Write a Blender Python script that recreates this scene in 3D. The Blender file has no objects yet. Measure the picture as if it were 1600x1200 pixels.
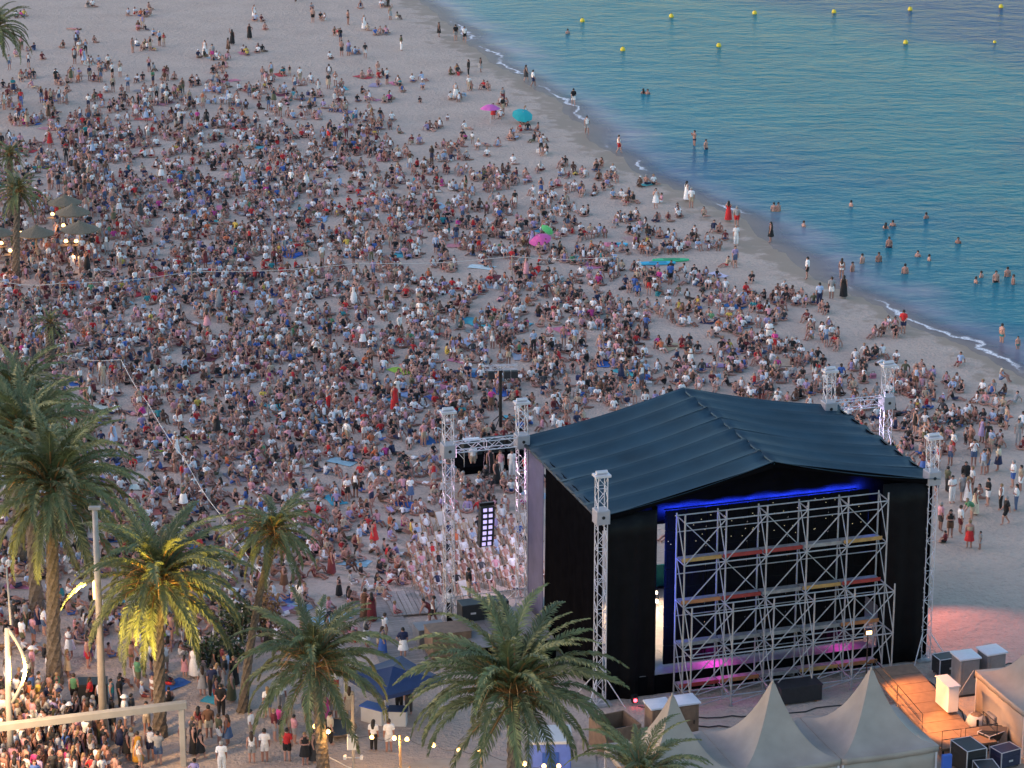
import bpy, math, random
import numpy as np
from mathutils import Vector, Matrix
R = math.radians
rnd = random.Random(11)
nr = np.random.default_rng(11)
S = bpy.context.scene
COL = S.collection

# ------------------------------------------------------------------ camera, sky, sun, exposure
F, PITCH, H = 4500.0, R(17.6), 61.0          # focal length in photo pixels, tilt down, height above the beach
cam_d = bpy.data.cameras.new('camera')
cam_d.sensor_width = 36.0
cam_d.lens = 36.0 * F / 1600.0
cam_d.clip_start, cam_d.clip_end = 1.0, 6000.0
cam = bpy.data.objects.new('camera', cam_d)
COL.objects.link(cam)
cam.location = (0, 0, H)
cam.rotation_euler = (R(90) - PITCH, 0, 0)
S.camera = cam

SUN_EL, SUN_AZ = R(7.0), R(-95.0)           # low evening sun, off to the left (azimuth from +Y towards +X)
world = bpy.data.worlds.new("World")
S.world = world
world.use_nodes = True
wn, wl = world.node_tree.nodes, world.node_tree.links
wn.clear()
sky = wn.new('ShaderNodeTexSky')
sky.sky_type = 'NISHITA'
sky.sun_disc = False
sky.sun_elevation = SUN_EL
sky.sun_rotation = SUN_AZ
sky.air_density, sky.dust_density, sky.ozone_density = 1.0, .6, 1.9
bg = wn.new('ShaderNodeBackground')
bg.inputs['Strength'].default_value = 0.10
wo = wn.new('ShaderNodeOutputWorld')
wl.new(sky.outputs[0], bg.inputs[0])
wl.new(bg.outputs[0], wo.inputs[0])

sun_d = bpy.data.lights.new('sun', 'SUN')
sun_d.energy = 0.5
sun_d.angle = R(110)
sun_d.color = (1.0, 0.61, 0.62)
sun = bpy.data.objects.new('sun', sun_d)
COL.objects.link(sun)
sdir = Vector((math.sin(SUN_AZ) * math.cos(SUN_EL), math.cos(SUN_AZ) * math.cos(SUN_EL), math.sin(SUN_EL)))
sun.rotation_euler = sdir.to_track_quat('Z', 'Y').to_euler()

S.view_settings.view_transform = 'Standard'
S.view_settings.look = 'None'
S.view_settings.exposure = 2.34
S.view_settings.gamma = 1.0
S.view_settings.use_curve_mapping = False
S.cycles.max_bounces = 5
S.cycles.transparent_max_bounces = 8
S.cycles.sample_clamp_indirect = 4.0

# ------------------------------------------------------------------ helpers: pixels of the photo <-> points of the place
CP, SP = math.cos(PITCH), math.sin(PITCH)
def P(px, py, z=0.0):
    dx, dy = (px - 800) / F, -(py - 600) / F
    d = Vector((dx, SP * dy + CP, CP * dy - SP))
    t = (z - H) / d.z
    return Vector((d.x * t, d.y * t, z))
def pix(x, y, z=0.0):
    zz = z - H
    dep = y * CP - zz * SP
    up = y * SP + zz * CP
    return 800 + F * x / dep, 600 - F * up / dep, dep
def z_at(p, py):
    return H - p.y * math.tan(PITCH + math.atan((py - 600) / F))

# stage frame: X along the stage front, Y towards the audience
O = Vector((4.6, 137.7, 0.0))
TH = R(17.6)
UX, UY = math.cos(TH), math.sin(TH)
def W(u, v, z=0.0):
    return Vector((O.x + UX * u - UY * v, O.y + UY * u + UX * v, z))
def uv_of(x, y):
    dx, dy = x - O.x, y - O.y
    return dx * UX + dy * UY, -dx * UY + dy * UX

# ------------------------------------------------------------------ helpers: meshes and objects
class MB:
    def __init__(s): s.v, s.f = [], []
    def add(s, vs, fs):
        b = len(s.v); s.v += [tuple(p) for p in vs]; s.f += [tuple(i + b for i in q) for q in fs]; return s
    def box(s, x0, x1, y0, y1, z0, z1):
        return s.add([(x0, y0, z0), (x1, y0, z0), (x1, y1, z0), (x0, y1, z0), (x0, y0, z1), (x1, y0, z1), (x1, y1, z1), (x0, y1, z1)],
                     [(0, 3, 2, 1), (4, 5, 6, 7), (0, 1, 5, 4), (1, 2, 6, 5), (2, 3, 7, 6), (3, 0, 4, 7)])
    def cbox(s, x0, x1, y0, y1, z0, z1, b=0.03):       # box with chamfered vertical and top edges
        ring = lambda o, z: [(x0 + o, y0 + b, z), (x0 + b, y0 + o, z), (x1 - b, y0 + o, z), (x1 - o, y0 + b, z), (x1 - o, y1 - b, z), (x1 - b, y1 - o, z), (x0 + b, y1 - o, z), (x0 + o, y1 - b, z)]
        vs = ring(0, z0) + ring(0, z1 - b) + ring(b * .7, z1)
        fs = [tuple(range(7, -1, -1)), tuple(range(16, 24))]
        for k in (0, 8):
            fs += [(k + i, k + (i + 1) % 8, k + 8 + (i + 1) % 8, k + 8 + i) for i in range(8)]
        return s.add(vs, fs)
    def path(s, pts, rad, n=6, cap=True):
        pts = [Vector(p) for p in pts]
        if not isinstance(rad, (list, tuple)): rad = [rad] * len(pts)
        vs, fs = [], []
        for i, p in enumerate(pts):
            t = (pts[min(i + 1, len(pts) - 1)] - pts[max(i - 1, 0)]).normalized()
            a = t.cross(Vector((0, 0, 1)))
            if a.length < 1e-3: a = Vector((1, 0, 0))
            a.normalize(); b = a.cross(t).normalized()
            for k in range(n):
                w = 2 * math.pi * k / n
                vs.append(p + (a * math.cos(w) + b * math.sin(w)) * rad[i])
        for i in range(len(pts) - 1):
            for k in range(n):
                fs.append((i * n + k, i * n + (k + 1) % n, (i + 1) * n + (k + 1) % n, (i + 1) * n + k))
        if cap:
            fs.append(tuple(range(n - 1, -1, -1))); fs.append(tuple((len(pts) - 1) * n + k for k in range(n)))
        return s.add(vs, fs)
    def bar(s, p, q, r=0.03, n=6): return s.path([p, q], r, n)
    def lathe(s, prof, n=16, c=(0, 0, 0), jit=0.0):
        vs, fs = [], []
        for i, (r, z) in enumerate(prof):
            for k in range(n):
                w = 2 * math.pi * k / n
                rr = r * (1 + (rnd.uniform(-jit, jit) if jit else 0))
                vs.append((c[0] + rr * math.cos(w), c[1] + rr * math.sin(w), c[2] + z))
        for i in range(len(prof) - 1):
            for k in range(n):
                fs.append((i * n + k, i * n + (k + 1) % n, (i + 1) * n + (k + 1) % n, (i + 1) * n + k))
        fs.append(tuple((len(prof) - 1) * n + k for k in range(n)))
        fs.append(tuple(range(n - 1, -1, -1)))
        return s.add(vs, fs)
    def grid(s, fn, nu, nv):
        vs = [fn(i / nu, j / nv) for j in range(nv + 1) for i in range(nu + 1)]
        fs = [(j * (nu + 1) + i, j * (nu + 1) + i + 1, (j + 1) * (nu + 1) + i + 1, (j + 1) * (nu + 1) + i) for j in range(nv) for i in range(nu)]
        return s.add(vs, fs)
    def mesh(s, name, m=None, smooth=False):
        me = bpy.data.meshes.new(name)
        me.from_pydata(s.v, [], s.f)
        if m: me.materials.append(m)
        if smooth: me.polygons.foreach_set('use_smooth', [True] * len(me.polygons))
        me.update()
        return me
    def build(s, name, m=None, parent=None, smooth=False):
        return obj(name, s.mesh(name, m, smooth), parent)
def obj(name, me, parent=None, loc=None, rz=None, sc=None):
    o = bpy.data.objects.new(name, me); COL.objects.link(o)
    if parent: o.parent = parent
    if loc is not None: o.location = loc
    if rz is not None: o.rotation_euler = (0, 0, rz)
    if sc is not None: o.scale = sc if isinstance(sc, tuple) else (sc, sc, sc)
    return o
def tag(o, label=None, cat=None, group=None, kind=None):
    if label: o['label'] = label
    if cat: o['category'] = cat
    if group: o['group'] = group
    if kind: o['kind'] = kind
    return o
def thing(name, loc, rz, label, cat, group=None):
    o = bpy.data.objects.new(name, None); COL.objects.link(o)
    o.empty_display_size = .3
    o.location = loc; o.rotation_euler = (0, 0, rz)
    return tag(o, label, cat, group)
def solid(o, th, off=0):
    m = o.modifiers.new('thickness', 'SOLIDIFY'); m.thickness = th; m.offset = off
    return o
def light(name, kind, loc, energy, color, size=.1, target=None, spot=None, blend=.5):
    d = bpy.data.lights.new(name, kind); d.energy = energy; d.color = color
    if kind == 'AREA': d.size = size
    else: d.shadow_soft_size = size
    if spot: d.spot_size = spot; d.spot_blend = blend
    o = bpy.data.objects.new(name, d); COL.objects.link(o); o.location = loc
    if target is not None: o.rotation_euler = (Vector(loc) - Vector(target)).to_track_quat('Z', 'Y').to_euler()
    return o

# ------------------------------------------------------------------ materials
def mat(name, col, rough=.7, metal=0.0, var=0.0, vs=3.0, bump=0.0, bs=20.0, emit=None, es=0.0, objcol=False, rand=0.0, coord='Object', sheen=0.0, spec=.5, second=None):
    m = bpy.data.materials.new(name); m.use_nodes = True
    n, l = m.node_tree.nodes, m.node_tree.links
    b = n['Principled BSDF']
    b.inputs['Roughness'].default_value = rough
    b.inputs['Metallic'].default_value = metal
    b.inputs['Specular IOR Level'].default_value = spec
    if sheen: b.inputs['Sheen Weight'].default_value = sheen
    tc = n.new('ShaderNodeTexCoord')
    if objcol:
        oi = n.new('ShaderNodeObjectInfo'); src = oi.outputs['Color']
    else:
        rgb = n.new('ShaderNodeRGB'); rgb.outputs[0].default_value = (*col, 1); src = rgb.outputs[0]
    if second:
        nz = n.new('ShaderNodeTexNoise'); nz.inputs['Scale'].default_value = vs; nz.inputs['Detail'].default_value = 5
        l.new(tc.outputs[coord], nz.inputs['Vector'])
        mx = n.new('ShaderNodeMix'); mx.data_type = 'RGBA'
        rmp = n.new('ShaderNodeMapRange'); rmp.inputs[1].default_value = .4; rmp.inputs[2].default_value = .62
        l.new(nz.outputs['Fac'], rmp.inputs[0]); l.new(rmp.outputs[0], mx.inputs['Factor'])
        l.new(src, mx.inputs['A']); mx.inputs['B'].default_value = (*second, 1); src = mx.outputs['Result']
    if var or rand:
        hs = n.new('ShaderNodeHueSaturation'); l.new(src, hs.inputs['Color'])
        val = None
        if var:
            nz = n.new('ShaderNodeTexNoise'); nz.inputs['Scale'].default_value = vs; nz.inputs['Detail'].default_value = 4
            l.new(tc.outputs[coord], nz.inputs['Vector'])
            mr = n.new('ShaderNodeMapRange'); mr.inputs[1].default_value = .25; mr.inputs[2].default_value = .75
            mr.inputs[3].default_value = 1 - var; mr.inputs[4].default_value = 1 + var
            l.new(nz.outputs['Fac'], mr.inputs[0]); val = mr.outputs[0]
        if rand:
            oi2 = n.new('ShaderNodeObjectInfo')
            mr2 = n.new('ShaderNodeMapRange'); mr2.inputs[3].default_value = 1 - rand; mr2.inputs[4].default_value = 1 + rand
            l.new(oi2.outputs['Random'], mr2.inputs[0])
            if val is None: val = mr2.outputs[0]
            else:
                mm = n.new('ShaderNodeMath'); mm.operation = 'MULTIPLY'; l.new(val, mm.inputs[0]); l.new(mr2.outputs[0], mm.inputs[1]); val = mm.outputs[0]
        l.new(val, hs.inputs['Value']); src = hs.outputs[0]
    l.new(src, b.inputs['Base Color'])
    if bump:
        nb = n.new('ShaderNodeTexNoise'); nb.inputs['Scale'].default_value = bs; nb.inputs['Detail'].default_value = 4
        l.new(tc.outputs[coord], nb.inputs['Vector'])
        bp = n.new('ShaderNodeBump'); bp.inputs['Strength'].default_value = bump; bp.inputs['Distance'].default_value = .05
        l.new(nb.outputs['Fac'], bp.inputs['Height']); l.new(bp.outputs[0], b.inputs['Normal'])
    if emit:
        b.inputs['Emission Color'].default_value = (*emit, 1); b.inputs['Emission Strength'].default_value = es
    return m

M = {}
M['cloth'] = mat('cloth', (1, 1, 1), .85, objcol=True, var=.12, vs=9, bump=.3, bs=30)
M['skin'] = mat('skin', (1, 1, 1), .55, objcol=True, var=.08, vs=6)
M['hair'] = mat('hair', (1, 1, 1), .6, objcol=True, var=.25, vs=25)
M['straw'] = mat('straw', (.5, .38, .2), .8, var=.2, vs=20)
M['alu'] = mat('aluminium', (.58, .57, .60), .5, .3, var=.12, vs=2)
M['sleeve'] = mat('sleeve_paint', (.34, .33, .35), .5, .2, var=.1)
M['galv'] = mat('galvanised_steel', (.34, .345, .35), .55, .3, var=.2, vs=3)
M['roof'] = mat('roof_fabric', (.011, .040, .064), .6, spec=.35, var=.28, vs=.5, bump=.5, bs=2.2)
M['black'] = mat('black_drape', (.0045, .0045, .0055), .75, spec=0.0, var=.3, vs=1.5, bump=.4, bs=4)
M['lilac'] = mat('scrim', (.09, .085, .15), .8, var=.2, vs=1.2, bump=.2, bs=3)  # purple stage light on the cloth, painted in as a lilac tone
M['steelblk'] = mat('black_steel', (.012, .012, .014), .45, .2, var=.2)
M['case'] = mat('case_black', (.02, .022, .026), .5, var=.25, vs=4)
M['navycase'] = mat('case_navy', (.018, .028, .075), .5, var=.2, vs=4)
M['board_grey'] = mat('deck_grey', (.26, .25, .24), .75, var=.3, vs=4)
M['board_tan'] = mat('deck_tan', (.42, .25, .08), .7, var=.25, vs=4)
M['board_red'] = mat('deck_red', (.30, .035, .03), .6, var=.25, vs=4)
M['board_orange'] = mat('deck_orange', (.40, .16, .06), .6, var=.25, vs=4)
M['screen'] = mat('screen_back', (.004, .004, .005), .8, spec=.08, var=.4, vs=8)
M['pvc'] = mat('tent_pvc', (.30, .262, .225), .5, var=.16, vs=.9, bump=.3, bs=2)
M['white'] = mat('white_paint', (.60, .59, .57), .45, var=.07, vs=2)
M['frame_paint'] = mat('cream_paint', (.36, .34, .30), .5, var=.12, vs=1.5)
M['palewood'] = mat('pale_wood', (.36, .23, .13), .6, var=.2, vs=6)
M['canvas'] = mat('white_canvas', (.56, .53, .49), .8, var=.08, vs=3, bump=.2, bs=8)
M['ply'] = mat('plywood', (.20, .13, .085), .6, var=.25, vs=3)
M['rampwood'] = mat('ramp_board', (.20, .125, .08), .65, var=.2, vs=3)
M['plank'] = mat('weathered_plank', (.27, .24, .22), .8, var=.2, vs=5, rand=.15, bump=.3, bs=10)
M['plastic_grey'] = mat('grey_plastic', (.20, .20, .21), .5, var=.12, vs=3)
M['plastic_pale'] = mat('pale_plastic', (.62, .64, .68), .5, var=.08, vs=3)
M['blue'] = mat('blue_canopy', (.012, .030, .105), .6, var=.15, vs=2, bump=.2, bs=5)
M['bluebox'] = mat('blue_plastic', (.03, .10, .42), .5, var=.1, vs=2)
M['thatch'] = mat('thatch', (.16, .135, .095), .9, var=.35, vs=14, bump=.6, bs=30)
M['trunk'] = mat('palm_trunk', (.115, .09, .068), .95, var=.5, vs=7, bump=.7, bs=14)
M['frond'] = mat('palm_frond', (.140, .155, .060), .6, rand=.3, var=.2, vs=2)
M['frond_old'] = mat('palm_frond_old', (.16, .10, .045), .7, rand=.3, var=.2, vs=2)
M['stalk'] = mat('palm_stalk', (.34, .17, .055), .6, rand=.25)
M['shrub'] = mat('shrub_leaf', (.035, .055, .022), .6, var=.4, vs=5)
M['rope'] = mat('rope', (.58, .56, .53), .8)
M['pole'] = mat('lamp_pole', (.34, .30, .26), .55, .2, var=.2, vs=2)
M['buoy'] = mat('buoy_yellow', (.75, .58, .04), .45, var=.06)
M['canopy'] = mat('parasol_cloth', (1, 1, 1), .8, objcol=True, var=.08, vs=4)
M['towel'] = mat('towel_cloth', (1, 1, 1), .95, objcol=True, var=.15, vs=5, bump=.4, bs=14)
M['bulb'] = mat('warm_bulb', (1, .7, .3), .4, emit=(1, .45, .10), es=2.2)
M['lampglow'] = mat('lamp_glow', (1, .8, .5), .4, emit=(1, .52, .15), es=1.5)
M['ledblue'] = mat('led_blue', (.05, .1, 1), .4, emit=(.02, .06, 1), es=4)
M['ledred'] = mat('led_red', (1, .05, .05), .4, emit=(1, .02, .03), es=5)
M['ledwhite'] = mat('led_white', (1, 1, 1), .4, emit=(1, .75, .5), es=12)
M['panelglow'] = mat('panel_glow', (.6, .55, .8), .4, emit=(.55, .45, .95), es=.22)  # lilac light on the speaker grilles, put in as the panel's own glow
M['dog'] = mat('dog_coat', (.20, .11, .06), .8, var=.3, vs=8)
M['pave'] = mat('paving', (.36, .31, .26), .8, var=.15, vs=2, bump=.2, bs=6)

# ------------------------------------------------------------------ shoreline, sand, water
shore_px = [(655, -10), (678, 20), (732, 64), (800, 111), (850, 146), (900, 186), (950, 228), (1002, 268), (1070, 306), (1144, 337), (1200, 376), (1249, 411), (1327, 452), (1397, 489), (1499, 533), (1600, 588), (1700, 642)]
WZ = -0.12
sh = [P(x, y, WZ) for x, y in shore_px]
sh = [Vector((-220, 1500, 0)), Vector((-75, 650, 0)), Vector((-35, 460, 0)), Vector((-19, 385, 0))] + sh + [Vector((62, 168, 0)), Vector((95, 140, 0)), Vector((180, 100, 0)), Vector((500, 40, 0))]
SH = np.array([(p.x, p.y) for p in sh])
def shore_d(X, Y):
    """metres out to sea from the waterline, negative on land"""
    X = np.asarray(X, float); Y = np.asarray(Y, float)
    best = np.full(X.shape, 1e9); sign = np.ones(X.shape)
    for (ax, ay), (bx, by) in zip(SH[:-1], SH[1:]):
        ex, ey = bx - ax, by - ay
        t = np.clip(((X - ax) * ex + (Y - ay) * ey) / (ex * ex + ey * ey), 0, 1)
        dx, dy = X - ax - t * ex, Y - ay - t * ey
        d = np.hypot(dx, dy)
        up = d < best
        best = np.where(up, d, best)
        sign = np.where(up, np.sign(ex * dy - ey * dx), sign)
    wob = .45 * np.sin(X * .31 + Y * .23) + .3 * np.sin(X * .11 - Y * .47 + 1.3) + .2 * np.sin(X * .9 + Y * .7)
    return best * sign + wob
def axis(lo, a, b, hi, step, n):
    return np.concatenate([-np.geomspace(1, a - lo + 1, n)[::-1] + 1 + a, np.arange(a + step, b, step), np.geomspace(1, hi - b + 1, n) - 1 + b])
def sheet(name, xs, ys, zfn, m, keep=None, attr=None):
    X, Y = np.meshgrid(xs, ys)
    D = shore_d(X, Y)
    Z = zfn(X, Y, D)
    nx, ny = len(xs), len(ys)
    co = np.stack([X, Y, Z], -1).reshape(-1, 3)
    idx = np.arange(nx * ny).reshape(ny, nx)
    q = np.stack([idx[:-1, :-1], idx[:-1, 1:], idx[1:, 1:], idx[1:, :-1]], -1).reshape(-1, 4)
    if keep is not None:
        q = q[(keep(D).reshape(-1)[q]).any(1)]
        used = np.unique(q); rm = np.full(nx * ny, -1); rm[used] = np.arange(len(used)); q = rm[q]; co = co[used]; D = D.reshape(-1)[used]
    me = bpy.data.meshes.new(name)
    me.vertices.add(len(co)); me.vertices.foreach_set('co', co.astype(np.float32).ravel())
    me.loops.add(q.size); me.loops.foreach_set('vertex_index', q.astype(np.int32).ravel())
    me.polygons.add(len(q)); me.polygons.foreach_set('loop_start', np.arange(0, q.size, 4, dtype=np.int32)); 
    me.polygons.foreach_set('use_smooth', np.ones(len(q), bool))
    me.update(calc_edges=True)
    at = me.attributes.new('offshore', 'FLOAT', 'POINT'); at.data.foreach_set('value', np.asarray(D, np.float32).ravel())
    me.materials.append(m)
    return tag(obj(name, me), kind='structure')

def nodes(m): return m.node_tree.nodes, m.node_tree.links
# sand
ms = bpy.data.materials.new('sand'); ms.use_nodes = True
n, l = nodes(ms); b = n['Principled BSDF']
tc = n.new('ShaderNodeTexCoord'); at = n.new('ShaderNodeAttribute'); at.attribute_name = 'offshore'
def noise(sc, det=4, vec=None, rough=.55):
    z = n.new('ShaderNodeTexNoise'); z.inputs['Scale'].default_value = sc; z.inputs['Detail'].default_value = det; z.inputs['Roughness'].default_value = rough
    l.new(vec if vec is not None else tc.outputs['Object'], z.inputs['Vector']); return z.outputs['Fac']
def rng(src, a, b_, c, d, smooth=False):
    r = n.new('ShaderNodeMapRange'); r.inputs[1].default_value = a; r.inputs[2].default_value = b_; r.inputs[3].default_value = c; r.inputs[4].default_value = d
    if smooth: r.interpolation_type = 'SMOOTHSTEP'
    l.new(src, r.inputs[0]); return r.outputs[0]
def mixc(fac, A, B):
    x = n.new('ShaderNodeMix'); x.data_type = 'RGBA'
    l.new(fac, x.inputs['Factor'])
    for k, c in (('A', A), ('B', B)):
        if isinstance(c, tuple): x.inputs[k].default_value = (*c, 1)
        else: l.new(c, x.inputs[k])
    return x.outputs['Result']
def math_(op, a, b_):
    x = n.new('ShaderNodeMath'); x.operation = op
    for i, c in enumerate((a, b_)):
        if isinstance(c, (int, float)): x.inputs[i].default_value = c
        else: l.new(c, x.inputs[i])
    return x.outputs[0]
base = mixc(rng(noise(.22, 6), .35, .7, 0, 1), (.50, .400, .330), (.43, .338, .278))
base = mixc(rng(noise(2.6, 6, None, .7), .50, .72, 0, .6), base, (.30, .25, .215))
edge = math_('ADD', at.outputs['Fac'], rng(noise(.5, 4), .3, .7, -2.2, 2.2))
wet = rng(edge, -3.2, -1.0, 0, 1, True)
base = mixc(wet, base, (.29, .21, .15))
l.new(base, b.inputs['Base Color'])
l.new(rng(wet, 0, 1, .95, .6), b.inputs['Roughness'])
bp = n.new('ShaderNodeBump'); bp.inputs['Distance'].default_value = .22
l.new(rng(wet, 0, 1, .9, .1), bp.inputs['Strength'])
hgt = math_('ADD', math_('ADD', math_('MULTIPLY', noise(.7, 3), .9), math_('MULTIPLY', noise(2.2, 3), .8)), math_('MULTIPLY', noise(6.0, 3), .5))
l.new(hgt, bp.inputs['Height']); l.new(bp.outputs[0], b.inputs['Normal'])
def sand_z(X, Y, D):
    bumpy = .03 * np.sin(X * .8 + .6 * np.sin(Y * .5)) * np.sin(Y * .9 + X * .2)
    land = np.where(D < -7, bumpy, bumpy * np.clip(-D / 7, 0, 1))
    return land - np.where(D > -6, np.maximum(0, (D + 6)) * .02, 0) - np.where(D > 0, np.minimum(D, 90) * .05, 0)
sheet('sand', axis(-2500, -130, 110, 2500, 1.2, 26), axis(-1200, 90, 420, 4000, 1.2, 26), sand_z, ms)

# water
mw = bpy.data.materials.new('sea_water'); mw.use_nodes = True
n, l = nodes(mw); b = n['Principled BSDF']
tc = n.new('ShaderNodeTexCoord'); at = n.new('ShaderNodeAttribute'); at.attribute_name = 'offshore'
dist = at.outputs['Fac']
mp = n.new('ShaderNodeMapping'); mp.inputs['Rotation'].default_value = (0, 0, R(-4)); mp.inputs['Scale'].default_value = (.62, 1.15, 1)
l.new(tc.outputs['Object'], mp.inputs['Vector']); wv = mp.outputs[0]
mp2 = n.new('ShaderNodeMapping'); mp2.inputs['Rotation'].default_value = (0, 0, R(-10)); mp2.inputs['Scale'].default_value = (.35, 1.0, 1)
l.new(tc.outputs['Object'], mp2.inputs['Vector']); wv2 = mp2.outputs[0]
dn0 = math_('ADD', dist, rng(noise(.16, 4), .3, .7, -2.0, 2.0))
dn = math_('ADD', dist, rng(noise(.05, 5, wv2), .3, .7, -14, 14))
c = mixc(rng(dn0, .5, 8, 0, 1, True), (.27, .25, .30), (.028, .175, .222))
c = mixc(rng(dn, 4, 22, 0, 1, True), c, (.003, .175, .222))
c = mixc(rng(dn, 34, 60, 0, 1, True), c, (.005, .062, .175))
c = mixc(rng(noise(.30, 7, wv, .7), .46, .66, 0, .42), c, (.003, .105, .165))
c = mixc(rng(noise(.022, 4, wv2), .5, .66, 0, .5, True), c, (.005, .072, .185))
fo = math_('MULTIPLY', rng(math_('ABSOLUTE', math_('SUBTRACT', math_('ADD', dist, rng(noise(.25, 3), .3, .7, -.8, .8)), .7), 0), .05, .38, 1, 0, True), rng(noise(.07, 3), .44, .54, 0, 1, True))
fo = math_('MULTIPLY', fo, rng(noise(6, 4), .3, .5, .3, 1))
c2 = mixc(fo, c, (.80, .80, .80))
l.new(c2, b.inputs['Base Color'])
l.new(rng(fo, 0, 1, .13, .8), b.inputs['Roughness'])
b.inputs['IOR'].default_value = 1.33
b.inputs['Specular IOR Level'].default_value = .035
al = math_('MAXIMUM', rng(dist, -.2, 3.5, .25, 1, True), fo)
l.new(al, b.inputs['Alpha'])
bp = n.new('ShaderNodeBump'); bp.inputs['Distance'].default_value = .5
l.new(rng(dist, 0, 25, .12, .45), bp.inputs['Strength'])
hh = math_('ADD', math_('ADD', math_('MULTIPLY', noise(.42, 6, wv, .62), 1.3), math_('MULTIPLY', noise(1.9, 3, None), .25)), math_('MULTIPLY', noise(.13, 5, None, .6), 1.7))
l.new(hh, bp.inputs['Height']); l.new(bp.outputs[0], b.inputs['Normal'])
sheet('sea', axis(-2500, -60, 130, 2500, 1.5, 26), axis(-400, 120, 420, 4000, 1.5, 26), lambda X, Y, D: np.full(X.shape, WZ), mw, keep=lambda D: D > -4)

# ------------------------------------------------------------------ stage: roof, drapes, floor, screen, scaffold
def stage_thing(name, label, cat, group=None): return thing(name, O, TH, label, cat, group)
st = stage_thing('stage_canopy', 'big dark blue fabric roof over black stage drapes', 'stage canopy')
U0, U1, V0, V1, EZ, RZ = -.35, 18.75, -.35, 12.9, 10.35, 12.35
UM = 9.25
NP = 7
def roofz(u): return EZ + (RZ - EZ) * (1 - abs(u - UM) / (UM - U0 if u < UM else U1 - UM))
for side in (0, 1):
    ua, ub = (U0, UM) if side == 0 else (UM, U1)
    for k in range(NP):
        va, vb = V0 + (V1 - V0) * k / NP, V0 + (V1 - V0) * (k + 1) / NP
        ph = rnd.uniform(0, 6)
        def fn(i, j, va=va, vb=vb, ua=ua, ub=ub, ph=ph):
            u = ua + (ub - ua) * i
            sag = .20 * math.sin(math.pi * j) * (.35 + .65 * math.sin(math.pi * min(1, max(0, i)))) + .10 * math.sin(math.pi * j)
            wr = .025 * math.sin(18 * j + 4 * i + ph) * math.exp(-6 * min(i, 1 - i))
            return (u, va + (vb - va) * j, roofz(u) - sag - .18 * math.sin(math.pi * i) + wr)
        o = MB().grid(fn, 14, 8).build('roof_panel', M['roof'], st, True); solid(o, .02)
# ridge and eave tubes
MB().bar((UM, V0 + .1, RZ - .16), (UM, V1 - .1, RZ - .16), .06).build('ridge_beam', M['roof'], st)
for (a, b_) in (((U0 + .1, V0 + .1, EZ - .16), (U0 + .1, V1, EZ - .16)), ((U1 - .1, V0 + .1, EZ - .16), (U1 - .1, V1, EZ - .16))):
    MB().bar(a, b_, .09).build('eave_beam', M['steelblk'], st)
def drape(name, a, b_, zlo, zhi, m, fold=.12, nf=1.3, nz=8, ztop=None, flare=0.0, drop=0.0):
    ax, ay = a; bx, by = b_
    L = math.hypot(bx - ax, by - ay); nx_, ny_ = -(by - ay) / L, (bx - ax) / L
    ph = rnd.uniform(0, 6)
    def fn(i, j):
        s = i * L
        w = fold * (math.sin(s * nf * 6.28 + ph) * .6 + math.sin(s * nf * 2.7 + 2 * ph + j) * .5) * (1 - .7 * j)
        zt = ztop(ax + (bx - ax) * i) if ztop else zhi
        k = 1 + flare * (1 - j)
        zl_ = zt - drop if drop else zlo
        return (ax + (bx - ax) * i + nx_ * w * k, ay + (by - ay) * i + ny_ * w * k, zl_ + (zt - zl_) * j)
    o = MB().grid(fn, max(6, int(L * 7)), nz).build(name, m, st, True)
    return solid(o, .015)
M['black_front'] = mat('black_front_drape', (.005, .005, .006), .42, var=.3, vs=1.5, bump=.5, bs=3, spec=.10)
drape('front_drape', (.25, -.05), (2.95, -.05), .05, EZ - .05, M['black_front'], .2, .8)
drape('front_drape', (15.6, -.05), (18.3, -.05), .05, EZ - .05, M['black_front'], .12, .8)
drape('side_drape', (.05, 9.3), (.05, .2), .05, EZ - .05, M['black'], .15, .9)
drape('side_drape', (18.55, .2), (18.55, 12.2), .05, EZ - .05, M['black'], .12, .9)
tag(drape('lit_tone_scrim', (-.05, 12.4), (-.05, 9.35), .05, EZ - .3, M['lilac'], .05, .4), 'scrim at the rear corner, purple light painted into its colour')
drape('header_drape', (.1, 1.45), (18.4, 1.45), 8.9, 10, M['black'], .07, .5, ztop=lambda u: roofz(u) - .45)
drape('valance', (.1, -.28), (UM, -.28), EZ - .16, 10, M['black'], .01, .4, nz=4, ztop=lambda u: roofz(u) - .10, drop=.28)
drape('valance', (UM, -.15), (18.4, -.15), EZ - .16, 10, M['black'], .01, .4, nz=4, ztop=lambda u: roofz(u) - .10, drop=.28)

fl = stage_thing('stage_floor', 'raised dark stage floor behind the scaffold, lit magenta at its edge', 'stage floor')
M['stagefloor'] = mat('stage_floor_board', (.24, .22, .21), .45, var=.2, vs=2)
for k in range(9):
    for j in range(4):
        x0 = .4 + k * 1.97; y0 = .03 + j * 3.03
        MB().box(x0, x0 + 1.95, y0, y0 + 3.01, .95, 1.10).build('floor_panel', M['stagefloor'], fl)
for k in range(5):
    MB().box(.6 + k * 4.3, .75 + k * 4.3, .6, .75, 0, .95).build('leg', M['steelblk'], fl)
MB().box(.35, 18.15, -.01, .02, .02, 1.08).build('skirt', M['black'], fl)

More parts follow.
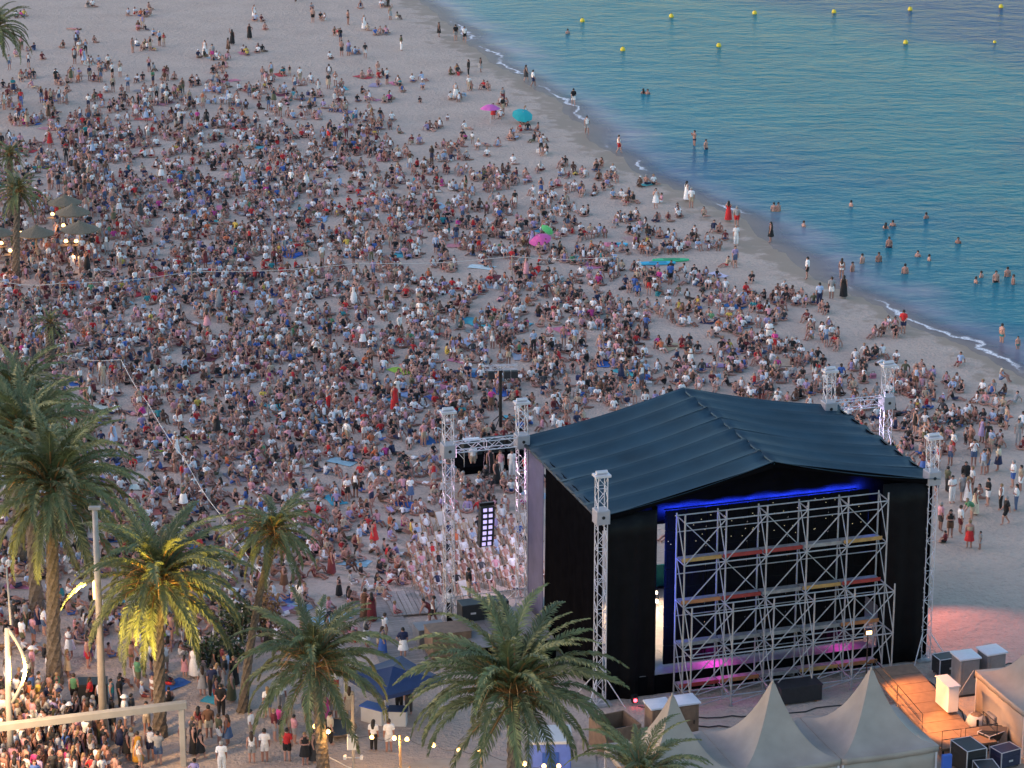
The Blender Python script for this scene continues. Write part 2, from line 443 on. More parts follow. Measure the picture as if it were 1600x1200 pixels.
sc = stage_thing('video_screen', 'black backs of the video wall panels behind the scaffold', 'screen')
pw, phh = 11.5 / 10, 8.56 / 8
pm = MB().cbox(-.5 * pw + .015, .5 * pw - .015, 0, .14, -.5 * phh + .015, .5 * phh - .015, .03)
pm.box(-.18, .18, -.05, -.002, -.2, .2).box(-.5, -.44, -.03, -.002, -.4, .4).box(.44, .5, -.03, -.002, -.4, .4)
pmesh = pm.mesh('screen_panel', M['screen'])
M['pinlight'] = mat('pin_light', (.5, .45, .3), .4, emit=(1, .85, .5), es=.12)
dotm = MB().box(-.018, .018, -.012, 0, -.014, .014).mesh('indicator', M['pinlight'])
for i in range(10):
    for j in range(8):
        c_ = (3.8 + pw * (i + .5), .95, 1.19 + phh * (j + .5))
        o = obj('screen_panel', pmesh, sc, c_)
        if j >= 6:
            for q in range(3): obj('indicator', dotm, o, (rnd.uniform(-.45, .45), -.052, rnd.uniform(-.4, .4)))

sf = stage_thing('scaffold', 'grey steel scaffold with coloured decks bracing the back of the screen', 'scaffold')
UA, BAY, NB = 4.0, 2.26, 5
LV = [.6, 2.93, 5.26, 7.58, 9.9]
rows = {'a': (-.15, 5, .35), 'b': (-1.35, 5, -.1), 'c': (-2.55, 3, .3)}
rowz = {'a': LV, 'b': [z - .02 for z in LV], 'c': LV[:3]}
def sbar(name, p, q, r=.032):
    return MB().bar(p, q, r * 1.3, 6).build(name, M['galv'], sf)
for rname, (vv, nl, ext) in rows.items():
    off = {'a': 0, 'b': .0, 'c': .0}[rname]
    for i in range(NB + 1):
        u = UA + BAY * i + off
        sbar('standard', (u, vv, .05), (u, vv, rowz[rname][-1] + (.45 if rname != 'a' else .15)), .036)
        MB().box(u - .09, u + .09, vv - .09, vv + .09, 0, .05).build('base_plate', M['galv'], sf)
    for z in rowz[rname]:
        for i in range(NB):
            u = UA + BAY * i
            sbar('ledger', (u, vv, z), (u + BAY, vv, z), .028)
            if rname == 'a': sbar('ledger', (u, vv, z - .9), (u + BAY, vv, z - .9), .022) if z > 1 else None
zb = [.15] + LV
for i in range(NB):
    u = UA + BAY * i
    for k in range(len(LV)):
        z0, z1 = zb[k], zb[k + 1]
        if k == 0: z0 = .15
        if (i + k) % 1 == 0: sbar('diagonal_brace', (u, -1.36, z0), (u + BAY, -1.36, z1), .024)
        if (i + k) % 2 == 0: sbar('diagonal_brace', (u + BAY, -.17, z0), (u, -.17, z1), .022)
        if k < 3: sbar('diagonal_brace', (u, -2.56, z0), (u + BAY, -2.56, z1), .024)
for i in range(NB + 1):
    u = UA + BAY * i
    for k, z in enumerate(LV):
        sbar('transom', (u, -.15, z), (u, -1.35, z), .026)
        sbar('cross_brace', (u + .03, -.15, z), (u + .03, -1.35, zb[k]), .022)
        if k < 3:
            sbar('transom', (u, -1.35, z), (u, -2.55, z), .026)
            sbar('cross_brace', (u + .03, -1.35, z), (u + .03, -2.55, zb[k]), .022)
deckcol = {3: ['board_tan', 'board_red', 'board_red', 'board_grey', 'board_tan'], 2: ['board_orange', 'board_red', 'board_grey', 'board_tan', 'board_red'],
           1: ['board_grey', 'board_grey', 'board_grey', 'board_grey', 'board_orange'], 0: ['board_red', 'board_orange', 'board_grey', 'board_tan', 'board_orange']}
for lv, cols in deckcol.items():
    for i, cn in enumerate(cols):
        u = UA + BAY * i; z = LV[lv] + .03
        g_ = MB().box(u + .04, u + BAY - .04, -.82, -.2, z, z + .05).build('deck_board', M['board_grey'], sf)
        MB().box(u + .04, u + BAY - .04, -.88, -.84, z - .04, z + .16).build('toe_board', M[cn], sf)

# lattice towers
def lattice(mb, p0, p1, w, r=.028, rl=.016, pitch=.55):
    """box truss between two points: chords and zig-zag lacing as two meshes"""
    p0, p1 = Vector(p0), Vector(p1); t = (p1 - p0); L = t.length; t.normalize()
    a = t.cross(Vector((0, 0, 1)))
    if a.length < .01: a = Vector((1, 0, 0))
    a.normalize(); b_ = t.cross(a).normalized()
    cs = [p0 + (a * sx + b_ * sy) * w / 2 for sx, sy in ((-1, -1), (1, -1), (1, 1), (-1, 1))]
    chords = [(c_, c_ + t * L) for c_ in cs]
    faces = []
    n_ = max(2, int(L / pitch))
    for k in range(4):
        c0, c1 = cs[k], cs[(k + 1) % 4]; lace = []
        for i in range(n_):
            s0, s1 = L * i / n_, L * (i + 1) / n_
            A, B_ = (c0, c1) if i % 2 == 0 else (c1, c0)
            lace.append((A + t * s0, B_ + t * s1)); 
            if i % 3 == 0: lace.append((c0 + t * s0, c1 + t * s0))
        faces.append(lace)
    return chords, faces
def add_lattice(root, p0, p1, w, **k):
    ch, fc = lattice(None, p0, p1, w, **k)
    for a, b_ in ch: MB().bar(a, b_, .027, 6).build('chord', M['alu'], root)
    for lace in fc:
        m_ = MB()
        for a, b_ in lace: m_.bar(a, b_, .018, 4)
        m_.build('lacing', M['alu'], root)
def tower(u, v, label, zt=12.75, zb_=10.4, legs=True, flip=1):
    t = thing('lattice_tower', W(u, v), TH, label, 'truss tower', 'lattice towers around the stage')
    add_lattice(t, (0, 0, .1), (0, 0, zt - .25), .5)
    MB().box(-.42, .42, -.3, .3, zt - .24, zt - .12).build('head_plate', M['alu'], t)
    m_ = MB().path([(-.3, 0, zt - .02), (.3, 0, zt - .02)], .1, 10).build('pulley', M['alu'], t)
    s_ = MB().cbox(-.37, .37, -.37, .37, zb_ - .38, zb_ + .36, .04).build('sleeve_block', M['sleeve'], t)
    MB().lathe([(.09, 0), (.09, .02)], 10).build('hole', M['steelblk'], s_).matrix_local = Matrix.Translation((0, -.375, zb_)) @ Matrix.Rotation(R(90), 4, 'X')
    MB().box(-.55, .55, -.55, .55, 0, .1).build('base_plate', M['galv'], t)
    for a in range(4):
        d = Vector((math.cos(R(45 + 90 * a)), math.sin(R(45 + 90 * a)), 0))
        MB().bar(d * .3 + Vector((0, 0, 1.6)), d * 1.5 + Vector((0, 0, .05)), .03).build('outrigger', M['alu'], t)
    return t
tower(-.15, -.25, 'lattice tower at the camera end of the stage, beside black front drape', flip=-1)
tower(18.45, .1, 'lattice tower at the sea end of the stage front, beside empty sand')
tower(-.35, 12.35, 'lattice tower joined to the dark roof corner nearest the deck chairs')
tower(-4.65, 12.0, 'outer lattice tower with pink lit sleeve, standing by the deck chairs')
tower(18.0, 12.6, 'lattice tower rising behind the far roof corner, seaward inner one')
tower(21.6, 12.6, 'outermost seaward lattice tower with violet lit sleeve above the crowd')
for (u0, u1, v, lab) in ((-4.25, -.75, 12.15, 'short lattice beam between the two towers above the deck chairs'), (18.4, 21.2, 12.6, 'short lattice beam between the two seaward towers behind the roof')):
    bt = thing('lattice_beam', W(u0, v, 10.45), TH, lab, 'truss beam', 'lattice beams of the stage wings')
    add_lattice(bt, (0, 0, 0), (u1 - u0, 0, 0), .5)
# line array
la = thing('line_array', W(-2.45, 12.1, 0), TH, 'hanging column of black speaker cabinets under the lattice beam', 'speaker array')
for k in range(7):
    z = 6.9 - k * .345; y = .03 * k * k * .25
    cbn = MB().cbox(-.40, .40, -.25 + y, .25 + y, z - .33, z - .01, .02).build('speaker_cabinet', M['case'], la)
    for sx in (-1, 1): MB().box(sx * .16 - .105, sx * .16 + .105, -.262 + y, -.252 + y, z - .27, z - .07).build('rear_panel', M['panelglow'], cbn)
MB().box(-.42, .42, -.1, .1, 6.93, 7.1).build('flying_frame', M['steelblk'], la)
for sx in (-1, 1): MB().bar((sx * .3, 0, 7.1), (sx * .1, 0, 10.2), .014).build('hoist_chain', M['steelblk'], la)

# stage lamps (fixtures and the light they give)
def lamp_fixture(u, v, z, label, glow, tgt=None):
    f_ = thing('stage_lamp', W(u, v, z), TH, label, 'stage lamp', 'stage lamps')
    MB().cbox(-.14, .14, -.14, .14, -.16, .16, .03).build('housing', M['steelblk'], f_)
    MB().lathe([(.1, 0), (.1, .04), (.06, .05)], 10).build('lens', glow, f_).matrix_local = Matrix.Translation((0, -.14, 0)) @ Matrix.Rotation(R(90), 4, 'X')
    MB().bar((-.17, 0, 0), (-.17, 0, .25), .02).bar((.17, 0, 0), (.17, 0, .25), .02).bar((-.17, 0, .25), (.17, 0, .25), .02).build('yoke', M['steelblk'], f_)
    return f_
bt = thing('light_batten', W(9.4, 1.22, 9.27), TH, 'blue light batten along the top of the video wall', 'light batten')
MB().box(-5.55, 5.2, -.06, .06, 0, .06).build('housing', M['steelblk'], bt)
for k in range(12):
    MB().box(-5.4 + k * .88, -4.7 + k * .88, -.04, .04, .061, .075).build('led_strip', M['ledblue'], bt)
for k in range(5):
    a = light('blue_batten_light', 'AREA', W(4.8 + 2.25 * k, 1.16, 9.70), 130, (.02, .06, 1), .3, W(4.8 + 2.25 * k, 1.45, 9.76))
    a.data.shape = 'RECTANGLE'; a.data.size = 2.2; a.data.size_y = .1
light('blue_side_light', 'POINT', W(3.45, 1.2, 7.5), 25, (.03, .1, 1), .1)
light('blue_side_light', 'POINT', W(15.6, 1.2, 8.0), 15, (.03, .1, 1), .1)
light('magenta_floor_light', 'AREA', W(6.5, .5, 2.0), 9, (1, .05, .75), .5, W(6.4, .4, 1.1)).data.size = .6
light('magenta_floor_light', 'AREA', W(13.8, .5, 2.0), 4, (1, .05, .75), .5, W(13.6, .4, 1.1)).data.size = .6
light('stage_wash', 'SPOT', W(5.5, 8, 9), 14000, (1, .70, .46), .2, W(5.0, 6.5, 1.1), R(60))
light('stage_wash', 'SPOT', W(14.0, 8, 9), 6000, (1, .5, .38), .2, W(16.2, 2.6, 2.5), R(26))
MB().box(-5.6, 5.25, -.13, .03, .50, .515).build('cutoff_flap', M['steelblk'], bt)  # added flap, keeps the blue light to the lower header
drape('leg_drape', (2.9, .62), (3.22, .62), .05, EZ - .1, M['black'], .03, 1.6)
a = light('blue_side_light', 'AREA', W(2.82, .12, 6.4), 60, (.03, .09, 1), .1, W(3.25, .62, 6.4)); a.data.shape = 'RECTANGLE'; a.data.size = .1; a.data.size_y = 6.5
sb_ = thing('teal_board', W(7.35, 11.6, 1.11), TH, 'teal board at the audience edge of the stage, seen through the slit', 'board')
MB().cbox(-.6, .6, -.04, .04, .05, 1.35, .02).build('board', mat('teal_paint', (.02, .34, .30), .5, var=.1), sb_); MB().box(-.5, .5, -.25, .25, 0, .05).build('foot', M['steelblk'], sb_)
lamp_fixture(6.75, 10.2, 1.45, 'warm lamp low on the stage floor seen through the near slit', M['ledwhite'])
lamp_fixture(6.35, 9.0, 1.45, 'warm lamp on the stage floor, closer to the video wall', M['ledwhite'])
lamp_fixture(5.5, 8, 9, 'warm stage lamp hung inside the roof above the near slit', M['ledwhite'])
lamp_fixture(14.0, 8, 9, 'warm stage lamp hung inside the roof towards the sea', M['ledwhite'])
lamp_fixture(1.5, -1.0, .35, 'small red lamp glowing on the ground below the front drape', M['ledred'])
light('audience_wash', 'SPOT', W(4, 12.6, 9.6), 900, (.90, .76, 1), .4, W(-2.5, 22, 0), R(75), .8)
light('tower_wash', 'SPOT', W(2.5, 12.9, 8.6), 1700, (1, .60, .90), .2, W(-2.6, 12.2, 8), R(70), .8)
light('tower_wash', 'SPOT', W(16.5, 12.9, 9.0), 1000, (.7, .6, 1), .2, W(21, 12.6, 9), R(60), .8)
light('red_side_wash', 'SPOT', W(18.8, 9.5, 5.0), 1000, (1, .30, .24), .05, W(23.2, 1.2, 0), R(60), .75)
light('ramp_lamp', 'SPOT', W(12.6, -5.0, 4.2), 850, (1, .36, .09), .08, W(15.4, -7.2, .9), R(75), .6)
light('ramp_lamp', 'SPOT', W(13.2, -9.6, 3.6), 420, (1, .40, .13), .08, W(15.6, -10.0, .6), R(70), .6)

# ------------------------------------------------------------------ backstage: tents, ramp, cabins, cases
def pagoda(u, v, label, sz=5.05, eave=2.55, peak=5.75, skirts=(1, 0, 0, 0), group='pagoda tents behind the stage'):
    t = thing('pagoda_tent', W(u, v), TH, label, 'tent', group)
    h = sz / 2
    for side in range(4):
        ca, sa = round(math.cos(side * math.pi / 2)), round(math.sin(side * math.pi / 2))
        def fn(i, j, ca=ca, sa=sa):
            k = (1 - j)
            cv = k ** 1.0
            r_ = h * (.035 + .965 * k)
            z = eave + (peak - eave) * (j ** 2.3)
            z -= .10 * math.sin(math.pi * i) * math.sin(math.pi * j) + .07 * math.sin(math.pi * i) * k * k
            x, y = (2 * i - 1) * r_, -r_
            return (x * ca - y * sa, x * sa + y * ca, z)
        MB().grid(fn, 10, 16).build('roof_panel', M['pvc'], t, True)
        def fv(i, j, ca=ca, sa=sa):
            x, y = (2 * i - 1) * h, -h - .012 - .02 * math.sin(i * 25) * (1 - j)
            return (x * ca - y * sa, x * sa + y * ca, eave - .06 * math.sin(math.pi * i) - .32 * (1 - j))
        solid(MB().grid(fv, 14, 2).build('valance', M['pvc'], t, True), .01)
        if skirts[side]:
            def fw(i, j, ca=ca, sa=sa):
                x, y = (2 * i - 1) * (h - .06), -h + .05 + .05 * math.sin(i * 20) * (1 - j)
                return (x * ca - y * sa, x * sa + y * ca, .03 + (eave - .1) * j)
            solid(MB().grid(fw, 20, 3).build('side_wall', M['pvc'], t, True), .01)
    MB().lathe([(.10, peak - .12), (.05, peak + .12), (.02, peak + .2)], 8).build('finial', M['pvc'], t)
    for sx in (-1, 1):
        for sy in (-1, 1):
            MB().box(sx * (h - .08) - .05, sx * (h - .08) + .05, sy * (h - .08) - .05, sy * (h - .08) + .05, 0, eave - .08).build('leg', M['alu'], t)
    return t
pagoda(9.35, -12.7, 'cream pagoda tent with open seaward end, third of the joined row')
pagoda(4.22, -12.7, 'middle cream pagoda tent of the row joined below the scaffold')
pagoda(-.9, -12.7, 'cream pagoda tent touched by palm fronds at the end of the row')
pagoda(20.35, -10.2, 'cream pagoda tent beside the two grey portable toilets', 5.4, skirts=(0, 0, 0, 1), peak=6.0)
pagoda(20.35, -15.7, 'cream pagoda tent over the dark storage boxes, nearest the flight cases', 5.4, skirts=(0, 0, 0, 0), peak=6.0)

def toilet(u, v, rz, side, top, label):
    t = thing('portable_toilet', W(u, v), TH + rz, label, 'portable toilet', 'portable toilets behind the stage')
    MB().cbox(-.55, .55, -.55, .55, .1, 2.12, .04).build('cabin', side, t)
    MB().grid(lambda i, j: ((2 * i - 1) * .62, (2 * j - 1) * .62, 2.14 + .10 * math.sin(math.pi * i) * math.sin(math.pi * j) + (.0)), 6, 6).build('roof', top, t, True)
    MB().box(-.62, .62, -.62, .62, 2.06, 2.135).build('roof_rim', top, t)
    MB().box(-.38, .38, -.575, -.552, .15, 1.98).build('door', side, t)
    MB().box(.24, .30, -.60, -.577, 1.0, 1.2).build('handle', M['steelblk'], t)
    MB().box(-.58, .58, -.58, .58, 0, .1).build('skid', M['steelblk'], t)
toilet(18.55, -4.6, 0, M['plastic_grey'], M['plastic_pale'], 'grey portable toilet with pale blue roof nearer the stage ramp')
toilet(20.15, -4.4, R(4), M['plastic_grey'], M['plastic_pale'], 'grey portable toilet with pale blue roof farther from the stage ramp')
toilet(1.1, -5.6, 0, M['ply'], M['plastic_pale'], 'tan portable cabin with pale roof nearest the dark drape')
toilet(2.55, -5.55, 0, M['ply'], M['plastic_pale'], 'tan portable cabin with pale roof tight against the scaffold')

rp = stage_thing('access_ramp', 'wooden access ramp glowing orange beside the scaffold', 'ramp')
for k in range(7):
    y0 = -3.2 - k * .98; z0 = 1.35 - k * .1
    q = MB().add([(13.7, y0, z0), (16.2, y0, z0), (16.2, y0 - .95, z0 - .1), (13.7, y0 - .95, z0 - .1), (13.7, y0, z0 - .12), (16.2, y0, z0 - .12), (16.2, y0 - .95, z0 - .22), (13.7, y0 - .95, z0 - .22)],
                 [(0, 3, 2, 1), (4, 5, 6, 7), (0, 1, 5, 4), (1, 2, 6, 5), (2, 3, 7, 6), (3, 0, 4, 7)])
    q.build('deck_panel', M['rampwood'], rp)
for k in range(2): MB().box(13.7 + k * 1.52, 15.2 + k * 1.52, -12.0, -10.1, .55, .67).build('landing_panel', M['rampwood'], rp)
for (x, y, z) in ((13.8, -3.3, 1.2), (16.1, -3.3, 1.2), (13.8, -9.8, .55), (16.1, -9.8, .55), (13.8, -11.9, .55), (16.6, -11.9, .55)):
    MB().box(x - .04, x + .04, y - .04, y + .04, 0, z).build('leg', M['steelblk'], rp)
def railing(pts, h=.95, n_=None):
    m_ = MB()
    tops = [Vector(p) + Vector((0, 0, h)) for p in pts]; mids = [Vector(p) + Vector((0, 0, h * .5)) for p in pts]
    m_.path([pts[0]] + tops + [pts[-1]], .022, 6); m_.path(mids, .016, 6)
    for p in pts[1:-1]: m_.bar(p, Vector(p) + Vector((0, 0, h)), .02)
    m_.build('guard_rail', M['steelblk'], rp)
railing([(13.65, -4.0, 1.25), (13.65, -6.8, 1.0), (13.65, -9.8, .68)])
railing([(13.7, -11.95, .67), (14.7, -11.98, .67)])
railing([(14.95, -11.98, .67), (16.7, -11.95, .67), (16.7, -10.4, .67)])
bx = stage_thing('white_panel_box', 'white upright box glowing orange on its lit face, standing on the ramp', 'box')
MB().cbox(15.55, 16.15, -8.75, -7.3, 1.0, 2.35, .03).build('body', M['white'], bx)
MB().box(15.5, 16.2, -8.8, -7.25, 2.36, 2.42).build('lid', M['white'], bx)

def flight_case(u, v, sx, sy, sz, rz, label, z0=0.0, m='case'):
    t = thing('flight_case', W(u, v, z0), TH + rz, label, 'flight case', 'flight cases behind the stage')
    MB().cbox(-sx / 2, sx / 2, -sy / 2, sy / 2, .12, sz * .72, .02).build('body', M[m], t)
    MB().cbox(-sx / 2, sx / 2, -sy / 2, sy / 2, sz * .72 + .015, sz, .02).build('lid', M[m], t)
    for ax in (-1, 1):
        for ay in (-1, 1):
            MB().box(ax * sx / 2 - .025, ax * sx / 2 + .025, ay * sy / 2 - .025, ay * sy / 2 + .025, .12, sz + .012).build('edge_trim', M['alu'], t)
            MB().lathe([(.05, 0), (.05, .1)], 8, (ax * (sx / 2 - .1), ay * (sy / 2 - .1), 0)).build('caster', M['steelblk'], t)
    for ay in (-1, 1): MB().box(-sx / 2, sx / 2, ay * sy / 2 - .02, ay * sy / 2 + .02, sz - .01, sz + .02).build('edge_trim', M['alu'], t)
    for ax in (-1, 1): MB().box(ax * sx / 2 - .02, ax * sx / 2 + .02, -sy / 2 + .03, sy / 2 - .03, sz - .01, sz + .018).build('edge_trim', M['alu'], t)
    MB().box(-.12, .12, -sy / 2 - .03, -sy / 2 - .004, sz * .4, sz * .5).build('handle', M['alu'], t)
def at_uv(px, py, z=0.0):
    p = P(px, py, z); return uv_of(p.x, p.y)
flight_case(*at_uv(1512, 1196, .2), 1.1, 1.5, 1.35, R(6), 'tall black flight case with silver edges beside the blue panel')
flight_case(*at_uv(1548, 1160, .2), 1.1, .8, .8, R(20), 'low dark flight case behind the tall silver edged case')
flight_case(*at_uv(1540, 1215, .2), 1.0, 1.1, .9, R(-8), 'black flight case in front of the open pagoda tent mouth')
flight_case(*at_uv(1570, 1190, .2), 1.2, .9, .95, R(12), 'navy flight case under the edge of the cream tent', m='navycase')
flight_case(*at_uv(1480, 1046, .2), 1.4, .9, 1.0, R(3), 'black case cluster at the foot of the seaward stage tower')
wb = thing('bulk_bag', W(*at_uv(1524, 1142)), 0, 'white bulk bag with dark straps between ramp and tent', 'bag')
MB().lathe([(.35, 0), (.48, .1), (.52, .5), (.44, .8), (.36, .9)], 12, jit=.08).build('sack', M['canvas'], wb, True)
MB().box(-.06, .06, -.54, -.49, .1, .85).build('strap', M['steelblk'], wb)
MB().lathe([(.32, .88), (.22, .98), (.05, 1.02)], 9, jit=.2).build('rubbish', M['ply'], wb)
gb = thing('wheeled_bin', W(*at_uv(1560, 1142)), TH, 'grey lidded bin next to the white bulk bag', 'bin')
MB().cbox(-.5, .5, -.4, .4, .1, .85, .05).build('body', M['plastic_grey'], gb); MB().cbox(-.54, .54, -.44, .44, .86, .98, .05).build('lid', M['plastic_grey'], gb)
for sx in (-1, 1): MB().lathe([(.06, 0), (.06, .12)], 8, (sx * .4, -.3, 0)).build('wheel', M['steelblk'], gb)
lp = thing('leaning_board', W(*at_uv(1551, 1168)), TH + R(-25), 'tan plywood sheet leaning against a dark crate by the tent', 'board')
MB().add([(-.7, -.2, .02), (.7, -.2, .02), (.7, .35, 1.0), (-.7, .35, 1.0), (-.7, -.16, .02), (.7, -.16, .02), (.7, .39, 1.0), (-.7, .39, 1.0)], [(0, 1, 2, 3), (7, 6, 5, 4), (0, 4, 5, 1), (2, 6, 7, 3), (1, 5, 6, 2), (0, 3, 7, 4)]).build('sheet', M['ply'], lp)
MB().cbox(-.5, .5, .42, 1.0, 0, .8, .03).build('support_crate', M['case'], lp)
bp_ = thing('upright_banner', W(12.05, -15.4), TH, 'upright blue panel standing at the seaward tent corner', 'panel')
MB().cbox(-.05, .45, -.1, .1, .1, 2.1, .03).build('board', M['bluebox'], bp_); MB().box(-.1, .5, -.25, .25, 0, .1).build('foot', M['steelblk'], bp_)
sk = thing('open_skip', W(-1.2, -5.6), TH + R(8), 'brown open wooden skip under the palm beside the tan cabins', 'skip')
for a in ((-.9, .9, -.95, -.88), (-.9, .9, .88, .95), (-.98, -.91, -.95, .95), (.91, .98, -.95, .95)): MB().box(a[0], a[1], a[2], a[3], .05, 1.5).build('side_panel', M['ply'], sk)
MB().box(-.9, .9, -.87, .87, .05, .25).build('floor_panel', M['case'], sk)
for a in ((-.6, 0), (.2, .3)): MB().cbox(a[0], a[0] + .7, a[1] - .4, a[1] + .3, .26, .8, .03).build('stored_crate', M['case'], sk)
kb = thing('blue_kiosk', P(858, 1222), R(3), 'pale blue kiosk with white roof half hidden by palm fronds', 'kiosk')
MB().cbox(-1.0, 1.0, -.9, .9, .05, 2.45, .04).build('cabin', mat('kiosk_blue', (.12, .20, .62), .5, var=.1), kb)
MB().cbox(-1.1, 1.1, -1.0, 1.0, 2.46, 2.6, .04).build('roof', M['white'], kb); MB().box(-.4, .4, -.93, -.905, .1, 2.0).build('door', M['bluebox'], kb)

# stage wing platform towards the palms
wg = stage_thing('wing_platform', 'black skirted platform at the stage wing below the outer tower', 'platform')
for k in range(3): MB().box(-4.9 + k * 1.5, -3.43 + k * 1.5, 6.2, 11.3, 1.0, 1.12).build('deck_panel', M['stagefloor'], wg)
MB().box(-4.95, -.4, 6.1, 6.16, .02, 1.1).build('skirt', M['black'], wg); MB().box(-5.0, -4.94, 6.1, 11.3, .02, 1.1).build('skirt', M['black'], wg)
def rail2(root, pts, h):
    tops = [Vector(p) + Vector((0, 0, h)) for p in pts]
    for a, b_ in zip(tops[:-1], tops[1:]): MB().bar(a, b_, .022).build('rail', M['galv'], root); MB().bar(a - Vector((0, 0, h * .5)), b_ - Vector((0, 0, h * .5)), .018).build('rail', M['galv'], root)
    for p, t_ in zip(pts, tops): MB().bar(p, t_, .024).build('post', M['galv'], root)
rail2(wg, [(-4.8, 11.2, 1.12), (-3.3, 11.2, 1.12), (-1.8, 11.2, 1.12), (-.5, 11.2, 1.12)], 1.0)
for k, (u, w_) in enumerate(((-3.9, 1.3), (-2.45, 1.2))):
    t = thing('subwoofer', W(u, 10.4, 1.12), TH, ('black subwoofer cabinet on the wing platform, nearer the outer tower', 'black subwoofer cabinet on the wing platform, nearer the roof corner')[k], 'speaker', 'subwoofers on the wing')
    MB().cbox(-w_ / 2, w_ / 2, -.5, .5, 0, .95, .03).build('cabinet', M['case'], t); MB().box(-w_ / 2 + .06, w_ / 2 - .06, .505, .53, .06, .88).build('grille', M['steelblk'], t)
    MB().box(-.15, .15, -.53, -.505, .4, .5).build('handle', M['alu'], t)
def crate(p, rz, sx, sy, sz, m, label, name='crate'):
    t = thing(name, p, rz, label, 'crate')
    MB().cbox(-sx / 2, sx / 2, -sy / 2, sy / 2, .08, sz, .03).build('body', m, t)
    MB().box(-sx / 2 - .02, sx / 2 + .02, -sy / 2 - .02, sy / 2 + .02, sz + .004, sz + .06).build('lid', m, t)
    for k in (-1, 1): MB().box(k * sx * .35 - .06, k * sx * .35 + .06, -sy / 2, sy / 2, 0, .08).build('skid', M['ply'], t)
crate(P(700, 1022), TH, 2.2, 1.6, 1.5, M['ply'], 'large brown wooden crate at the end of the wing platform')
crate(P(672, 1002), TH, 1.6, 1.2, .9, M['plastic_grey'], 'grey box with a pale lid beside the brown crate')
crate(P(1246, 1093), TH, 2.3, 1.1, .9, M['case'], 'covered black case under the bottom bays of the scaffold')

def cable(pts, label, r_=.035):
    ps = [W(u, v, .04) for u, v in pts]; full = []
    for a, b_ in zip(ps[:-1], ps[1:]):
        for k in range(6):
            q = a.lerp(b_, k / 6); full.append(q + Vector((.16 * math.sin(k * 1.05), .12 * math.sin(k * 2.1 + a.x), 0)))
    full.append(ps[-1])
    tag(MB().path(full, r_, 5).build('cable', M['steelblk']), label, 'cable', 'loose cables behind the stage')
cable([(1.6, -1.3), (4.5, -3.6), (8.0, -4.4), (12.6, -4.2)], 'black cable looping in front of the scaffold feet')
cable([(3.6, -4.4), (6.5, -5.6), (10.5, -5.2), (13.4, -6.0)], 'second black cable winding between scaffold and tent row')
cable([(17.3, -2.2), (17.2, -6.0), (17.0, -9.0), (16.9, -12.4)], 'black cable running along the seaward side of the ramp')
cable([(18.9, -1.0), (20.8, -2.2), (23.5, -2.0)], 'black cable trailing onto open sand past the grey toilets')
for k, (u, v, du, dv, lab) in enumerate(((11.95, -10.1, 1.1, 1.2, 'guy rope from the seaward corner of the joined tents, ramp side'), (17.6, -7.4, -.8, 1.0, 'guy rope from the tent corner beside the grey toilets'))):
    a, b_ = W(u, v, 2.5), W(u + du, v + dv, .02)
    t = thing('guy_rope', a, 0, lab, 'guy rope'); MB().bar((0, 0, 0), b_ - a, .015, 5).build('rope', M['rope'], t); MB().bar(b_ - a, b_ - a + Vector((.03, 0, .25)), .025, 5).build('peg', M['galv'], t)
bc = thing('work_light', W(13.0, -4.4), TH, 'small work light stand beside the orange lit ramp', 'work light')
MB().bar((0, 0, 0), (0, 0, 3.9), .035).build('stand', M['steelblk'], bc); MB().cbox(-.2, .2, -.12, .12, 3.9, 4.15, .03).build('head', M['steelblk'], bc); MB().box(-.15, .15, -.15, -.122, 3.93, 4.12).build('lens', M['lampglow'], bc)
for k in range(3): MB().bar((0, 0, .8), (.6 * math.cos(k * 2.1), .6 * math.sin(k * 2.1), .02), .025).build('leg', M['steelblk'], bc)

# delay mast and mixing riser
dm_p = P(782, 668)
dm = thing('speaker_mast', dm_p, TH * .4, 'black mast with cross bar and speakers standing amid the crowd', 'speaker mast')
zt = z_at(dm_p, 574)
MB().bar((0, 0, .05), (0, 0, zt - .1), .11, 8).build('pole', M['steelblk'], dm)
ch, fc = lattice(None, (-1.15, 0, zt), (1.15, 0, zt), .3, pitch=.35)
for a, b_ in ch: MB().bar(a, b_, .022, 5).build('cross_bar_chord', M['alu'], dm)
for lace in fc:
    m_ = MB(); [m_.bar(a, b_, .013, 4) for a, b_ in lace]; m_.build('cross_bar_lacing', M['alu'], dm)
for sx in (-.62, .45, .95): MB().cbox(sx - .22, sx + .22, -.2, .2, zt - .75, zt - .25, .03).build('speaker', M['case'], dm)
for k in range(3): MB().bar((0, 0, .9), (1.1 * math.cos(k * 2.1), 1.1 * math.sin(k * 2.1), .02), .035).build('leg', M['steelblk'], dm)
mr_p = P(775, 735)
mr = thing('mixing_riser', mr_p, TH, 'black railed mixing riser with desks in front of the stage', 'mixing desk')
MB().box(-2.2, 3.2, -.2, 4.2, .35, .5).build('deck', M['black'], mr)
MB().box(-2.2, 3.2, -.26, -.21, .0, .48).build('skirt', M['black'], mr); MB().box(-2.26, -2.21, -.26, 4.2, .0, .48).build('skirt', M['black'], mr)
for k in range(3): MB().cbox(-1.6 + k * 1.5, -.3 + k * 1.5, 1.9, 2.6, .5, 1.45, .03).build('desk', M['case'], mr)
MB().box(-1.5, -.4, 1.95, 2.5, 1.46, 1.5).build('desk_top', M['plastic_pale'], mr)
rail2(mr, [(-2.15, -.1, .5), (-2.15, 2.0, .5), (-2.15, 4.1, .5)], 1.0)

